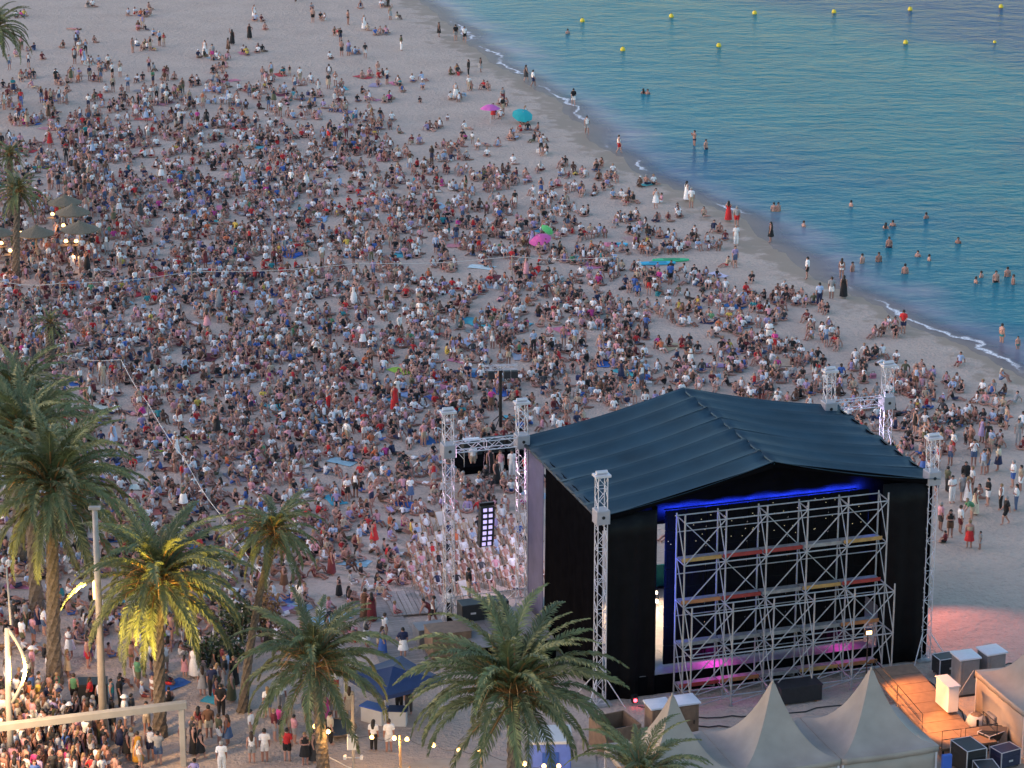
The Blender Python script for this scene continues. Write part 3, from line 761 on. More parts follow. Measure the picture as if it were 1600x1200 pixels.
# ------------------------------------------------------------------ boardwalk and paving
bw = tag(obj('boardwalk', MB().box(-.01, .01, -.01, .01, -.02, -.01).mesh('boardwalk', M['plank'])), kind='structure')
bw.location = (0, 0, 0)
def board_strip(a, b_, wd, n_, z):
    a, b_ = Vector(a), Vector(b_); d = (b_ - a); L = d.length; d.normalize(); rz = math.atan2(d.y, d.x)
    me = MB().cbox(-L / n_ / 2 + .012, L / n_ / 2 - .012, -wd / 2, wd / 2, 0, .05, .008).mesh('plank', M['plank'])
    for k in range(n_):
        p = a + d * (L * (k + .5) / n_)
        obj('plank', me, bw, (p.x + rnd.uniform(-.01, .01), p.y, z + rnd.uniform(0, .012)), rz + rnd.uniform(-.006, .006))
board_strip(P(572, 928), P(640, 1052), 2.6, 44, .05)
board_strip(P(606, 948), P(690, 941), 3.6, 12, .12)
pv = MB()
pp = [P(x, y) for x, y in ((610, 1203), (665, 1189), (930, 1180), (940, 1260), (560, 1300))]
pv.add([(p.x, p.y, .0) for p in pp] + [(p.x, p.y, .10) for p in pp], [(0, 1, 2, 3, 4)[::-1], (5, 6, 7, 8, 9)] + [(i, (i + 1) % 5, 5 + (i + 1) % 5, 5 + i) for i in range(5)])
tag(pv.build('promenade', M['pave']), kind='structure')

# ------------------------------------------------------------------ palms
def frond_mesh(name, L, e0, e1, seed, m, dens=84, lw=.034, ll=.54):
    q = random.Random(seed); mb = MB(); N = 14
    pts, ang = [Vector((0, 0, 0))], []
    for i in range(N):
        t = i / (N - 1); a = R(e0 + (e1 - e0) * (t ** 1.25)); ang.append(a)
        pts.append(pts[-1] + Vector((math.cos(a), 0.0, math.sin(a))) * (L / N))
    sway = q.uniform(-.10, .10)
    pts = [p + Vector((0, sway * (i / N) ** 2 * L, 0)) for i, p in enumerate(pts)]
    mb.path(pts, [.055 * (1 - .85 * i / N) for i in range(N + 1)], 4)
    nst_ = 4 * 6
    def at(t):
        s = t * N; i = min(int(s), N - 1); f_ = s - i
        return pts[i].lerp(pts[i + 1], f_), (pts[i + 1] - pts[i]).normalized()
    for k in range(dens):
        t = .13 + .86 * k / (dens - 1)
        p, T = at(t)
        Nn = Vector((-T.z, 0, T.x)).normalized()
        if Nn.z < 0: Nn = -Nn
        ln = ll * (L / 4.5) * (.35 + .65 * math.sin(math.pi * min(1, (t * .82 + .16)))) * q.uniform(.85, 1.1)
        if t > .9: ln *= .75
        for sd in (-1, 1):
            sw = R(54 - 28 * t + q.uniform(-8, 8))
            d = (T * math.cos(sw) + Vector((0, sd, 0)) * math.sin(sw)).normalized()
            lift = q.uniform(.05, .32)
            mid = p + (d + Nn * lift).normalized() * ln * .55
            tip = mid + (d - Vector((0, 0, q.uniform(.2, .75)))).normalized() * ln * .5
            wv_ = T * lw * (L / 4.5)
            w2 = (T * .6 + Nn * q.uniform(-.6, .6)).normalized() * lw * (L / 4.5)
            mb.add([p - wv_ * .6, p + wv_ * .6, mid + w2, mid - w2, tip], [(0, 1, 2, 3), (3, 2, 4)])
    me = mb.mesh(name, m); me.materials.append(M['stalk'])
    for i in range(nst_): me.polygons[i].material_index = 1
    return me
FRC = [(78, 12), (68, -4), (57, -20), (45, -38), (31, -54), (15, -68), (-2, -78), (-24, -85)]
FRONDS = [[frond_mesh('frond', 4.5, a + s * 3, b_ - s * 6, 31 * i + s, M['frond']) for s in range(2)] for i, (a, b_) in enumerate(FRC)]
OLD = [frond_mesh('dead_frond', 3.2, -30 - 12 * s, -86, 700 + s, M['frond_old'], 30) for s in range(2)]
def palm(base, zc, lean, rad, n_, label, trunk_r=.24, cls=(0, 7), tilt=0, nst=12, nold=4, grp='palm trees by the beach', scale_low=1.0, swell=1.0):
    base = Vector(base); t = thing('palm_tree', base, 0, label, 'palm tree', grp)
    top = Vector((lean[0], lean[1], zc))
    N = 44; pts, rad_ = [], []
    for i in range(N + 1):
        f_ = i / N
        p = Vector((0, 0, -.1)).lerp(top, f_); bow = math.sin(math.pi * f_) * .10
        p += Vector((lean[0] * -bow, lean[1] * -bow, 0))
        pts.append(p)
        r_ = trunk_r * (1.25 - .35 * f_) * (1.0 + (.07 if i % 2 else -.05)) * (1.0 + .35 * math.exp(-f_ * 14))
        if f_ > .90: r_ *= swell * (1 + (f_ - .9) * 3.2)
        rad_.append(r_)
    tm = MB(); vs, fs, ns = [], [], 14
    for i in range(N + 1):
        for k in range(ns):
            a = 2 * math.pi * (k + .5 * (i % 2)) / ns
            rr = rad_[i] * (1 + (.09 if (k + i // 2) % 2 else -.07) + rnd.uniform(-.04, .04))
            vs.append(pts[i] + Vector((rr * math.cos(a), rr * math.sin(a), rnd.uniform(-.02, .02))))
    for i in range(N):
        for k in range(ns): fs.append((i * ns + k, i * ns + (k + 1) % ns, (i + 1) * ns + (k + 1) % ns, (i + 1) * ns + k))
    tm.add(vs, fs).build('trunk', M['trunk'], t)
    # stubs of cut leaf bases round the top of the trunk
    m_ = MB()
    for k in range(38):
        f_ = rnd.uniform(.78, .99); p = Vector((0, 0, -.1)).lerp(top, f_) ; a = k * 2.39996
        d = Vector((math.cos(a), math.sin(a), .9)).normalized()
        m_.bar(p + d * trunk_r * .6, p + d * (trunk_r * 1.1 + .16), .045, 4)
    m_.build('leaf_base', M['trunk'], t)
    for k in range(n_):
        f_ = (k + .5) / n_
        c = cls[0] + (cls[1] - cls[0] + .999) * (f_ ** .85)
        ci = max(0, min(7, int(c + rnd.uniform(-.6, .6))))
        me = FRONDS[ci][k % 2]
        s = rad / 4.5 * 1.08 * rnd.uniform(.84, 1.08) * (scale_low if ci > 4 else 1)
        o = obj('frond', me, t, top + Vector((rnd.uniform(-.08, .08), rnd.uniform(-.08, .08), .12 - .35 * f_)))
        o.rotation_euler = (R(rnd.uniform(-14, 14)) , R(rnd.uniform(-5, 5)), k * 2.39996 + rnd.uniform(-.25, .25))
        o.scale = (s, s, s)
    for k in range(nold):
        o = obj('dead_frond', OLD[k % 2], t, top + Vector((0, 0, -.45)))
        o.rotation_euler = (0, 0, k * 2.1 + rnd.uniform(0, 1)); s = rad / 4.5 * .8; o.scale = (s, s, s)
    for k in range(nst):
        a = k * 2.39996 + .6; L = rad * rnd.uniform(.24, .40)
        d = Vector((math.cos(a), math.sin(a), 0))
        p0 = top + Vector((0, 0, .05))
        MB().path([p0, p0 + d * L * .45 + Vector((0, 0, L * .5)), p0 + d * L * .8 + Vector((0, 0, L * .45)), p0 + d * L * 1.15 + Vector((0, 0, -L * .05))], [.035, .03, .022, .012], 4).build('fruit_stalk', M['stalk'], t)
    return t
def palm_px(bx, by, cx, cy, rad, n_, label, **k):
    b_ = P(bx, by); zc = z_at(b_, cy); dep = pix(b_.x, b_.y, zc)[2]
    return palm(b_, zc, ((cx - pix(b_.x, b_.y, zc)[0]) * dep / F, 0), rad, n_, label, **k)
palm_px(85, 1068, 82, 768, 5.2, 84, 'tall feathery palm with thick straight trunk, lit yellow on its hanging fronds', trunk_r=.30)
palm_px(58, 960, 40, 690, 4.7, 84, 'dense dark palm crown rising just behind the tall feathery palm', trunk_r=.28)
palm_px(30, 880, 28, 628, 4.2, 76, 'bushy palm crown farthest back of the big dark palm clump', trunk_r=.28)
palm_px(250, 1150, 248, 910, 4.8, 72, 'palm beside the lit street lamp, drooping yellow fronds', trunk_r=.25, nst=18)
palm_px(378, 1112, 428, 832, 2.9, 54, 'slender leaning palm with small crown and dark shrub at its foot', trunk_r=.18, cls=(1, 7), nst=16)
palm(P(506, 1215), 5.9, (-.35, 0), 4.4, 56, 'palm with warm bulbs tied round its trunk', cls=(0, 6), nst=26, trunk_r=.24)
palm((.15, 118.0, 0), 9.0, (-.1, 0), 5.2, 70, 'large spreading palm in front of the stage wing', cls=(0, 6), nst=24, nold=2, trunk_r=.29, swell=1.15)
palm((5.6, 113.6, 0), 6.9, (0, 0), 3.4, 40, 'low palm whose frond tips overlap the cream tents', cls=(0, 5), nst=6, trunk_r=.22)
palm_px(-14, 176, -6, 46, 4.0, 48, 'palm at the far edge of the empty upper sand', cls=(1, 7))
palm_px(25, 432, 28, 300, 2.5, 44, 'palm with bright green crown beside the thatched parasols', cls=(1, 7))
palm_px(17, 352, 15, 243, 1.9, 34, 'smaller palm behind the bright green one near the thatched parasols', cls=(1, 6))
palm_px(78, 578, 79, 505, 1.5, 30, 'short dull brown green palm among the seated crowd', trunk_r=.30, cls=(1, 7), nst=4, nold=8)
def shrub(p, rx, ry, rz_, n_, label, m='shrub', kind='shrub'):
    t = thing(kind, p, 0, label, kind)
    mb = MB()
    for k in range(n_):
        d = Vector((nr.normal(), nr.normal(), nr.normal())).normalized() * (rnd.random() ** .35)
        lump = 1 + .25 * math.sin(d.x * 5 + d.z * 4) * math.sin(d.y * 6)
        c = Vector((d.x * rx * lump, d.y * ry * lump, rz_ * (1 + d.z * .95 * lump)))
        a = Vector((nr.normal(), nr.normal(), nr.normal())).normalized() * .13; b_ = a.cross(Vector((nr.normal(), nr.normal(), nr.normal()))).normalized() * .07
        mb.add([c - a, c + b_, c + a, c - b_], [(0, 1, 2, 3)])
    mb.build('foliage', M[m], t)
    m_ = MB()
    for k in range(5): m_.bar((0, 0, 0), (rx * .5 * math.cos(k * 1.3), ry * .5 * math.sin(k * 1.3), rz_ * 1.2), .04, 5)
    m_.build('stem', M['trunk'], t)
shrub(P(375, 1003), 1.2, 1.0, 1.3, 900, 'dark leafy shrub at the bend of the leaning palm')
shrub(P(340, 1040), 1.7, .9, .9, 900, 'dark spreading shrub under the drooping yellow palm fronds')
shrub(P(418, 1000), .75, .7, 1.5, 500, 'dried brown frond heap beside the leaning palm trunk', 'frond_old', 'dry_palm')

# ------------------------------------------------------------------ lamp poles, frame, gazebo, festoon
def bulb_at(root, p, r=.075):
    b_ = MB().lathe([(.001, -r), (r * .8, -r * .6), (r, 0), (r * .7, r * .7), (.03, r)], 10).build('bulb', M['bulb'], root, True); b_.location = p
sp = P(163, 1165)
lmp = thing('street_lamp', sp, 0, 'tall tapering street lamp with one lit vertical strip', 'street lamp')
zt = z_at(sp, 795); zl = z_at(sp, 908)
dx = (148 - pix(sp.x, sp.y, zt)[0]) * pix(sp.x, sp.y, zt)[2] / F
MB().path([(0, 0, 0), (dx * .5, 0, zt * .5), (dx, 0, zt)], [.22, .18, .13], 10).build('pole', M['pole'], lmp, True)
MB().cbox(dx * .72 - .24, dx * .72 - .14, -.16, .16, zl - .9, zl, .02).build('light_strip', M['lampglow'], lmp)
MB().lathe([(.36, 0), (.36, .05), (.24, .08)], 10).build('base_flange', M['pole'], lmp)
MB().cbox(dx - .3, dx + .3, -.14, .14, zt - .02, zt + .12, .03).build('head', M['pole'], lmp)
light('street_and_fill_light', 'SPOT', (sp.x + 2.0, sp.y - 7.5, 4.6), 4200, (1, .68, .14), .6, (sp.x + 3.5, sp.y - .6, 8.3), R(50), .9)  # added unseen spot away from the pole, yellows the drooping fronds
light('street_and_fill_light', 'SPOT', (sp.x - 3.0, sp.y - 4.0, 5.2), 2200, (1, .68, .16), .4, (sp.x - 6.5, sp.y + 3.5, 6.6), R(60), .9)  # another added unseen spot, for the tall palm's hanging fronds
light('street_and_fill_light', 'SPOT', (sp.x + dx * .7 - .6, sp.y - .4, zl), 1100, (1, .66, .20), .3, (sp.x - 6.5, sp.y + 1, 5.5), R(100), .9)
cp_ = P(19, 1206)
cl = thing('curved_lamp', cp_, 0, 'cream lamp post with a bow shaped arm, brightly lit from one side', 'lamp post')
zc = z_at(cp_, 982)
MB().path([(0, 0, 0), (.02, 0, zc * .5), (.16, 0, zc)], [.17, .15, .13], 10).build('pole', M['frame_paint'], cl, True)
arc = [(.18 + .75 * math.sin(math.pi * k / 12) * 1.0, 0, zc - (zc - z_at(cp_, 1098)) * k / 12) for k in range(13)]
MB().path(arc, .09, 8).build('bow_arm', M['frame_paint'], cl, True)
MB().lathe([(.3, 0), (.3, .06)], 10).build('base_flange', M['frame_paint'], cl)
light('flood_light', 'SPOT', (cp_.x - 2.5, cp_.y - 7, 9.0), 3000, (1, .62, .30), 1.2, (cp_.x + 2.5, cp_.y + 4, 0), R(85), .9)
MB().bar((.25, .5, zc), (.20, .5, zc + 3.0), .05, 6).build('aerial_mast', M['frame_paint'], cl)
fr_r, fr_l = P(287, 1196), P(-60, 1240)
fr = thing('goal_frame', fr_r, 0, 'white timber goal frame across the warm lit crowd', 'frame')
zf = z_at(fr_r, 1101)
dL = fr_l - fr_r
dLz = 0
MB().cbox(-.14, .14, -.14, .14, 0, zf - .2, .02).build('post', M['frame_paint'], fr)
o = MB().cbox(-.14, .14, -.14, .14, 0, zf - .2, .02).build('post', M['frame_paint'], fr); o.location = (dL.x, dL.y, 0)
L_ = dL.length
o = MB().cbox(-.25, L_ + .25, -.17, .17, zf - .19, zf + .16, .03).build('crossbar', M['frame_paint'], fr); o.rotation_euler = (0, 0, math.atan2(dL.y, dL.x))

gz_c = P(615, 1120)
gz = thing('gazebo', gz_c, R(38), 'deep blue pop up gazebo over a small stall', 'gazebo')
for side in range(4):
    ca, sa = round(math.cos(side * math.pi / 2)), round(math.sin(side * math.pi / 2))
    def fn(i, j, ca=ca, sa=sa):
        r_ = 1.85 * (1 - j) + .01; x, y = (2 * i - 1) * r_, -r_
        return (x * ca - y * sa, x * sa + y * ca, 2.3 + .52 * j - .08 * math.sin(math.pi * i) * (1 - j) - .10 * math.sin(math.pi * j))
    MB().grid(fn, 8, 6).build('canopy_panel', M['blue'], gz, True)
    def fv(i, j, ca=ca, sa=sa):
        x, y = (2 * i - 1) * 1.85, -1.86
        return (x * ca - y * sa, x * sa + y * ca, 2.3 - .08 * math.sin(math.pi * i) - .22 * (1 - j))
    solid(MB().grid(fv, 8, 1).build('valance', M['blue'], gz), .01)
for sx in (-1, 1):
    for sy in (-1, 1): MB().bar((sx * 1.79, sy * 1.79, 0), (sx * 1.79, sy * 1.79, 2.28), .03).build('leg', M['alu'], gz)
def counter(p, rz, sx, label, top):
    t = thing('stall_counter', p, rz, label, 'counter')
    MB().cbox(-sx / 2, sx / 2, -.3, .3, .02, .85, .03).build('front_panel', M['white'], t); MB().cbox(-sx / 2 - .05, sx / 2 + .05, -.38, .38, .852, .91, .02).build('top', top, t)
counter(P(585, 1128), R(-32), 1.3, 'white stall counter with blue top under the gazebo edge', M['bluebox'])
counter(P(622, 1132), R(-5), .9, 'dark blue clothed table under the gazebo', M['blue'])
pl = P(553, 1222)
ep = thing('camera_pole', pl, 0, 'thin grey pole carrying a white cabinet and small cameras', 'pole')
zt = z_at(pl, 1085)
MB().bar((0, 0, 0), (0, 0, zt), .07, 8).build('pole', M['pole'], ep)
MB().cbox(-.28, .20, -.30, -.06, z_at(pl, 1168), z_at(pl, 1146), .03).build('cabinet', M['white'], ep)
zz = z_at(pl, 1184)
MB().bar((-.45, 0, zz), (.45, 0, zz), .03).build('cross_arm', M['white'], ep)
for sx in (-.4, .4): MB().cbox(sx - .07, sx + .07, -.3, 0, zz + .03, zz + .17, .02).build('camera', M['white'], ep)
fs = thing('string_lights', P(640, 1260), 0, 'string of warm glowing bulbs hung along the foot of the beach', 'string lights')
b0 = P(640, 1260)
bulbs = [(492, 1135), (513, 1143), (581, 1152), (616, 1153), (636, 1155), (677, 1164), (717, 1172), (750, 1174), (820, 1193), (850, 1197), (873, 1197)]
bl = []
for i, (x, y) in enumerate(bulbs):
    p = P(x, y, 2.7); bl.append(p)
    bulb_at(fs, p - b0, .11)
    if i in (1, 3, 5, 8): light('bulb_light', 'POINT', (p.x, p.y - .1, p.z - .12), 45, (1, .55, .18), .1)
for a, b_ in zip(bl[:-1], bl[1:]):
    pts = [(a - b0).lerp(b_ - b0, k / 8) + Vector((0, 0, .1 - .25 * math.sin(math.pi * k / 8))) for k in range(9)]
    MB().path(pts, .012, 4).build('cable', M['steelblk'], fs)
for i in (3, 7):
    p = bl[i] - b0
    MB().bar((p.x + (.28 if i == 3 else .05), p.y, -.0), (p.x + (.28 if i == 3 else .05), p.y, 2.85), .06, 8).build('post', M['palewood'], fs)
rb = thing('rope_fence', P(520, 1192), 0, 'low white rope sagging from the bulb lit palm', 'rope fence')
r0 = P(520, 1192); ends = [P(512, 1182, .7) - r0, P(590, 1208, .4) - r0, P(640, 1200, .7) - r0]
MB().path([ends[0], ends[0].lerp(ends[1], .5) - Vector((0, 0, .25)), ends[1], ends[2]], .03, 5).build('rope', M['rope'], rb)
for e in (ends[0], ends[2]): MB().bar((e.x, e.y, 0), (e.x, e.y, .8), .05).build('post', M['palewood'], rb)
tr = thing('round_trampoline', P(523, 1146), 0, 'round dark framed sunken mat beside the bulb lit palm', 'trampoline')
MB().lathe([(1.05, .28), (1.05, .33), (.02, .30)], 24).build('mat', M['case'], tr); MB().path([(1.1 * math.cos(k * math.pi / 12), 1.1 * math.sin(k * math.pi / 12), .33) for k in range(25)], .05, 6).build('rim', M['ply'], tr)
for k in range(4): MB().bar((math.cos(k * 1.57), math.sin(k * 1.57), 0), (math.cos(k * 1.57), math.sin(k * 1.57), .3), .03).build('leg', M['galv'], tr)

# ------------------------------------------------------------------ thatched parasols, bar lamps, volley ropes, buoys, parasols
for i, (x, y, r_, lab) in enumerate(((103, 352, 1.4, 'thatched parasol farthest back of the cluster'), (115, 368, 1.45, 'thatched parasol in the middle of the cluster'), (126, 395, 1.55, 'thatched parasol nearest the seated crowd, tallest of its cluster'), (58, 402, 1.45, 'thatched parasol closest to the bright green palm trunk'), (-6, 402, 1.45, 'thatched parasol on the other side of the bright green palm'))):
    t = thing('thatched_parasol', P(x, y), 0, lab, 'parasol', 'thatched parasols')
    MB().lathe([(r_, 1.92), (r_ * 1.02, 2.0), (r_ * .7, 2.22), (r_ * .4, 2.42), (r_ * .14, 2.6), (.05, 2.75)], 22, jit=.05).build('thatch_roof', M['thatch'], t)
    MB().bar((0, 0, 0), (0, 0, 2.6), .07).build('pole', M['palewood'], t)
for i, (x, y) in enumerate(((83, 342), (100, 360), (34, 372), (104, 385), (120, 385), (3, 388), (17, 400))):
    t = thing('table_lamp', P(x, y + 12), 0, ['small warm lamp by the farthest thatched parasol', 'small warm lamp between two thatched parasols', 'small warm lamp beside the green palm trunk', 'small warm lamp on the bar table under thatch, nearer the palm', 'small warm lamp on the bar table under thatch, nearer the crowd', 'small warm lamp beyond the palm trunk, higher one', 'small warm lamp beyond the palm trunk, lower one'][i], 'lamp', 'warm bar lamps')
    MB().bar((0, 0, 0), (0, 0, 1.0), .03).build('stand', M['palewood'], t); MB().cbox(-.5, .5, -.3, .3, .72, .78, .02).build('table_top', M['palewood'], t)
    MB().lathe([(.14, 0), (.17, .1), (.10, .22)], 10, (0, 0, 1.0)).build('shade', M['lampglow'], t)
    if i % 2 == 0: light('bar_light', 'POINT', P(x, y + 12, 1.5) + Vector((0, -.25, 0)), 9, (1, .5, .2), .1)
def ropeline(name, pts, label, h=1.15, every=1):
    b_ = P(*pts[0]); t = thing('rope_line', b_, 0, label, 'rope line', 'court ropes strung above the crowd')
    ps = [P(*p) - b_ + Vector((0, 0, h)) for p in pts]
    full = []
    for a, c in zip(ps[:-1], ps[1:]):
        for k in range(6): full.append(a.lerp(c, k / 6) - Vector((0, 0, .25 * math.sin(math.pi * k / 6))))
    full.append(ps[-1])
    MB().path(full, .024, 5).build('rope', M['rope'], t)
    for p in ps: MB().bar((p.x, p.y, 0), (p.x, p.y, h + .1), .05).build('post', M['pole'], t)
ropeline('r', [(0, 470), (95, 474), (300, 455), (560, 442), (800, 431), (965, 431)], 'long white rope strung across the middle of the crowd', 1.6)
ropeline('r', [(95, 578), (190, 586)], 'short white rope near the short brown green palm')
ropeline('r', [(190, 586), (232, 655), (290, 745), (345, 832), (420, 938)], 'white rope running down past the leaning palm')
for i, (x, y) in enumerate(((910, 30), (1049, 23), (1179, 18), (1303, 16), (1422, 12), (1564, 8), (973, 75), (1123, 69), (1415, 64), (1554, 63))):
    lab = ['yellow buoy nearest the beach in the far row', 'second yellow buoy from the beach in the far row', 'third yellow buoy from the beach in the far row', 'fourth yellow buoy from the beach in the far row', 'fifth yellow buoy from the beach in the far row', 'yellow buoy farthest out in the far row',
           'yellow buoy nearest the beach in the near row', 'second yellow buoy from the beach in the near row', 'third yellow buoy from the beach in the near row', 'small yellow buoy farthest out in the near row'][i]
    s = .42 if i == 9 else .64
    t = thing('buoy', P(x, y + 4, WZ), 0, lab, 'buoy', 'yellow marker buoys')
    MB().lathe([(.12 * s, -.35 * s), (.30 * s, -.2 * s), (.42 * s, .05 * s), (.42 * s, .3 * s), (.3 * s, .55 * s), (.12 * s, .66 * s)], 14).build('float', M['buoy'], t, True)
    MB().lathe([(.07 * s, .66 * s), (.07 * s, .75 * s), (.03 * s, .82 * s)], 8).build('top_eye', M['steelblk'], t)
def parasol(px, py, col, label, h=1.9, r_=1.0, tilt=0, az=0):
    t = thing('beach_parasol', P(px, py), 0, label, 'parasol', 'beach parasols'); t.rotation_euler = (tilt, 0, az)
    n_ = 8
    for k in range(n_):
        a0, a1 = 2 * math.pi * k / n_, 2 * math.pi * (k + 1) / n_
        def fn(i, j, a0=a0, a1=a1):
            a = a0 + (a1 - a0) * i; rr = r_ * (j * .99 + .01) * (1 - .05 * math.sin(math.pi * i) * j)
            return (rr * math.cos(a), rr * math.sin(a), h - .42 * r_ * j * j)
        o = MB().grid(fn, 2, 3).build('canopy_panel', M['canopy'], t, True); o.color = (*col, 1)
    MB().bar((0, 0, 0), (0, 0, h + .08), .022).build('pole', M['white'], t)
parasol(766, 193, (.55, .12, .42), 'pink magenta beach parasol upright on open sand')
parasol(814, 191, (.02, .36, .38), 'teal beach parasol tilted over near the waterline', 1.3, 1.05, R(28), R(20))
parasol(846, 386, (.60, .10, .33), 'pink beach parasol low among the seated crowd', 1.1, .95, R(20), R(-30))
parasol(848, 369, (.14, .55, .16), 'small green beach parasol just behind the pink one', 1.0, .6, R(35), R(60))
def board(px, py, rz, col, L, label, w_=.4):
    t = thing('paddle_board', P(px, py, .06), rz, label, 'board')
    prof = [(-L / 2, .03), (-L * .46, w_ * .45), (-L * .3, w_ * .85), (0, w_), (L * .3, w_ * .85), (L * .46, w_ * .4), (L / 2, .02)]
    mb = MB(); vs = []
    for (x, y) in prof: vs += [(x, -y, 0), (x, y, 0), (x, y * .9, .12), (x, -y * .9, .12)]
    fs = []
    for i in range(6):
        a = i * 4
        for k in range(4): fs.append((a + k, a + (k + 1) % 4, a + 4 + (k + 1) % 4, a + 4 + k))
    fs += [(3, 2, 1, 0), (24, 25, 26, 27)]
    o = mb.add(vs, fs).build('hull', M['canopy'], t); o.color = (*col, 1)
    o = MB().cbox(-L * .2, L * .25, -w_ * .6, w_ * .6, .122, .14, .01).build('deck_pad', M['canopy'], t); o.color = (col[0] * .6, col[1] * .6, col[2] * .6, 1)
board(1026, 412, R(5), (.05, .42, .62), 3.1, 'pale blue paddle board lying on the sand by the crowd edge')
board(1048, 407, R(3), (.05, .48, .22), 3.0, 'green paddle board lying behind the pale blue one')
board(955, 383, R(-4), (.70, .22, .30), 1.8, 'pink inflatable ring shaped lounger on the sand', .55)
board(966, 383, R(10), (.10, .50, .68), 1.6, 'small turquoise float beside the pink lounger', .5)
board(490, 735, R(8), (.60, .10, .16), 1.6, 'red float lying near the big dark palms', .4) if False else None

# ------------------------------------------------------------------ people: bodies grown from a jointed skeleton, clothes cut from the body
EDGES = [('pelvis', 'belly', 'low'), ('belly', 'chest', 'mid'), ('chest', 'upper', 'top'), ('upper', 'neck', 'neck'), ('neck', 'headlow', 'head'), ('headlow', 'headtop', 'head')]
for s_ in 'LR':
    EDGES += [('upper', 'sh' + s_, 'shoulder'), ('sh' + s_, 'el' + s_, 'uarm'), ('el' + s_, 'wr' + s_, 'farm'), ('wr' + s_, 'ha' + s_, 'hand'),
              ('pelvis', 'hip' + s_, 'hips'), ('hip' + s_, 'kn' + s_, 'thigh'), ('kn' + s_, 'an' + s_, 'shin'), ('an' + s_, 'toe' + s_, 'foot')]
RAD = dict(pelvis=.150, belly=.135, chest=.155, upper=.125, neck=.062, headlow=.088, headtop=.098, sh=.075, el=.048, wr=.036, ha=.042, hip=.100, kn=.066, an=.046, toe=.042)
def J0(**k):
    j = dict(pelvis=(0, 0, .95), belly=(0, 0, 1.09), chest=(0, .005, 1.27), upper=(0, .015, 1.40), neck=(0, .005, 1.50), headlow=(0, -.015, 1.575), headtop=(0, -.005, 1.675))
    for s_, x in (('L', 1), ('R', -1)):
        j.update({'sh' + s_: (x * .18, .015, 1.40), 'el' + s_: (x * .225, .03, 1.12), 'wr' + s_: (x * .235, -.04, .88), 'ha' + s_: (x * .23, -.07, .78),
                  'hip' + s_: (x * .095, 0, .89), 'kn' + s_: (x * .105, -.015, .50), 'an' + s_: (x * .11, .02, .09), 'toe' + s_: (x * .125, -.14, .035)})
    j.update(k); return j
def torso(j, base, lean, yaw=0.0):
    """torso, neck and head stacked on a seated pelvis, leaning back (positive) or forward"""
    c, s = math.cos(lean), math.sin(lean); bx, by, bz = base
    for n_, h in (('pelvis', 0), ('belly', .14), ('chest', .32), ('upper', .45), ('neck', .545)):
        j[n_] = (bx, by + s * h, bz + c * h)
    nx, ny, nz = j['neck']
    j['headlow'] = (nx, ny - .02, nz + .075); j['headtop'] = (nx, ny - .01, nz + .175)
    for s_, x in (('L', 1), ('R', -1)): j['sh' + s_] = (x * .18, by + s * .45, bz + c * .45)
    return j
def both(j, **k):
    for n_, (x, y, z) in k.items():
        j[n_ + 'L'] = (x, y, z); j[n_ + 'R'] = (-x, y, z)
    return j
POSES = {}
POSES['standing'] = J0()
POSES['standing with arms folded'] = both(J0(), el=(.24, -.02, 1.14), wr=(.08, -.20, 1.16), ha=(-.03, -.20, 1.17))
POSES['standing with a hand on the hip'] = J0(elL=(.36, .06, 1.17), wrL=(.20, -.02, .98), haL=(.15, -.05, .95))
POSES['holding both hands up'] = both(J0(), el=(.24, -.12, 1.22), wr=(.12, -.26, 1.46), ha=(.06, -.29, 1.55))
POSES['walking'] = J0(knL=(.1, -.20, .52), anL=(.1, -.20, .10), toeL=(.11, -.36, .06), knR=(-.1, .02, .50), anR=(-.1, .26, .14), toeR=(-.11, .14, .04), elL=(.23, .14, 1.13), wrL=(.22, .16, .89), haL=(.22, .14, .80), elR=(-.23, -.04, 1.12), wrR=(-.22, -.20, .92), haR=(-.22, -.26, .84))
POSES['standing with hands behind the back'] = both(J0(), el=(.24, .10, 1.13), wr=(.10, .18, .96), ha=(.03, .20, .92))
POSES['raising one arm'] = J0(elL=(.30, -.02, 1.60), wrL=(.22, -.06, 1.84), haL=(.20, -.08, 1.94))
POSES['bending forward'] = both(torso(J0(), (0, .10, .92), -.95), hip=(.095, .09, .87), el=(.2, -.42, .90), wr=(.16, -.52, .66), ha=(.15, -.56, .58))
POSES['sitting cross legged'] = both(torso(J0(), (0, .05, .14), -.06), hip=(.11, .0, .13), kn=(.38, -.30, .17), an=(.06, -.42, .08), toe=(-.06, -.44, .07), el=(.27, -.06, .37), wr=(.22, -.30, .27), ha=(.15, -.36, .23))
POSES['sitting with knees drawn up'] = both(torso(J0(), (0, .05, .14), -.16), hip=(.10, .02, .13), kn=(.14, -.40, .47), an=(.12, -.60, .08), toe=(.12, -.76, .04), el=(.25, -.30, .44), wr=(.13, -.54, .42), ha=(.04, -.57, .42))
POSES['sitting leaning back on both hands'] = both(torso(J0(), (0, .05, .14), .38), hip=(.10, .0, .13), kn=(.13, -.46, .24), an=(.12, -.88, .07), toe=(.13, -.95, .17), el=(.27, .40, .33), wr=(.27, .46, .08), ha=(.28, .42, .03))
POSES['sitting with legs to one side'] = dict(both(torso(J0(), (0, .05, .14), .04), hip=(.10, .0, .13), el=(.26, .05, .36), wr=(.16, -.20, .28), ha=(.10, -.26, .26)), knL=(.28, -.36, .16), anL=(.55, -.10, .07), toeL=(.66, .02, .05), knR=(.05, -.44, .15), anR=(.42, -.30, .07), toeR=(.54, -.20, .05))
POSES['sitting back in a deck chair'] = both(torso(J0(), (0, .05, .36), .42), hip=(.10, .0, .35), kn=(.13, -.42, .46), an=(.12, -.56, .08), toe=(.12, -.72, .05), el=(.30, .10, .56), wr=(.20, -.14, .52), ha=(.12, -.2, .52))
lj = J0()
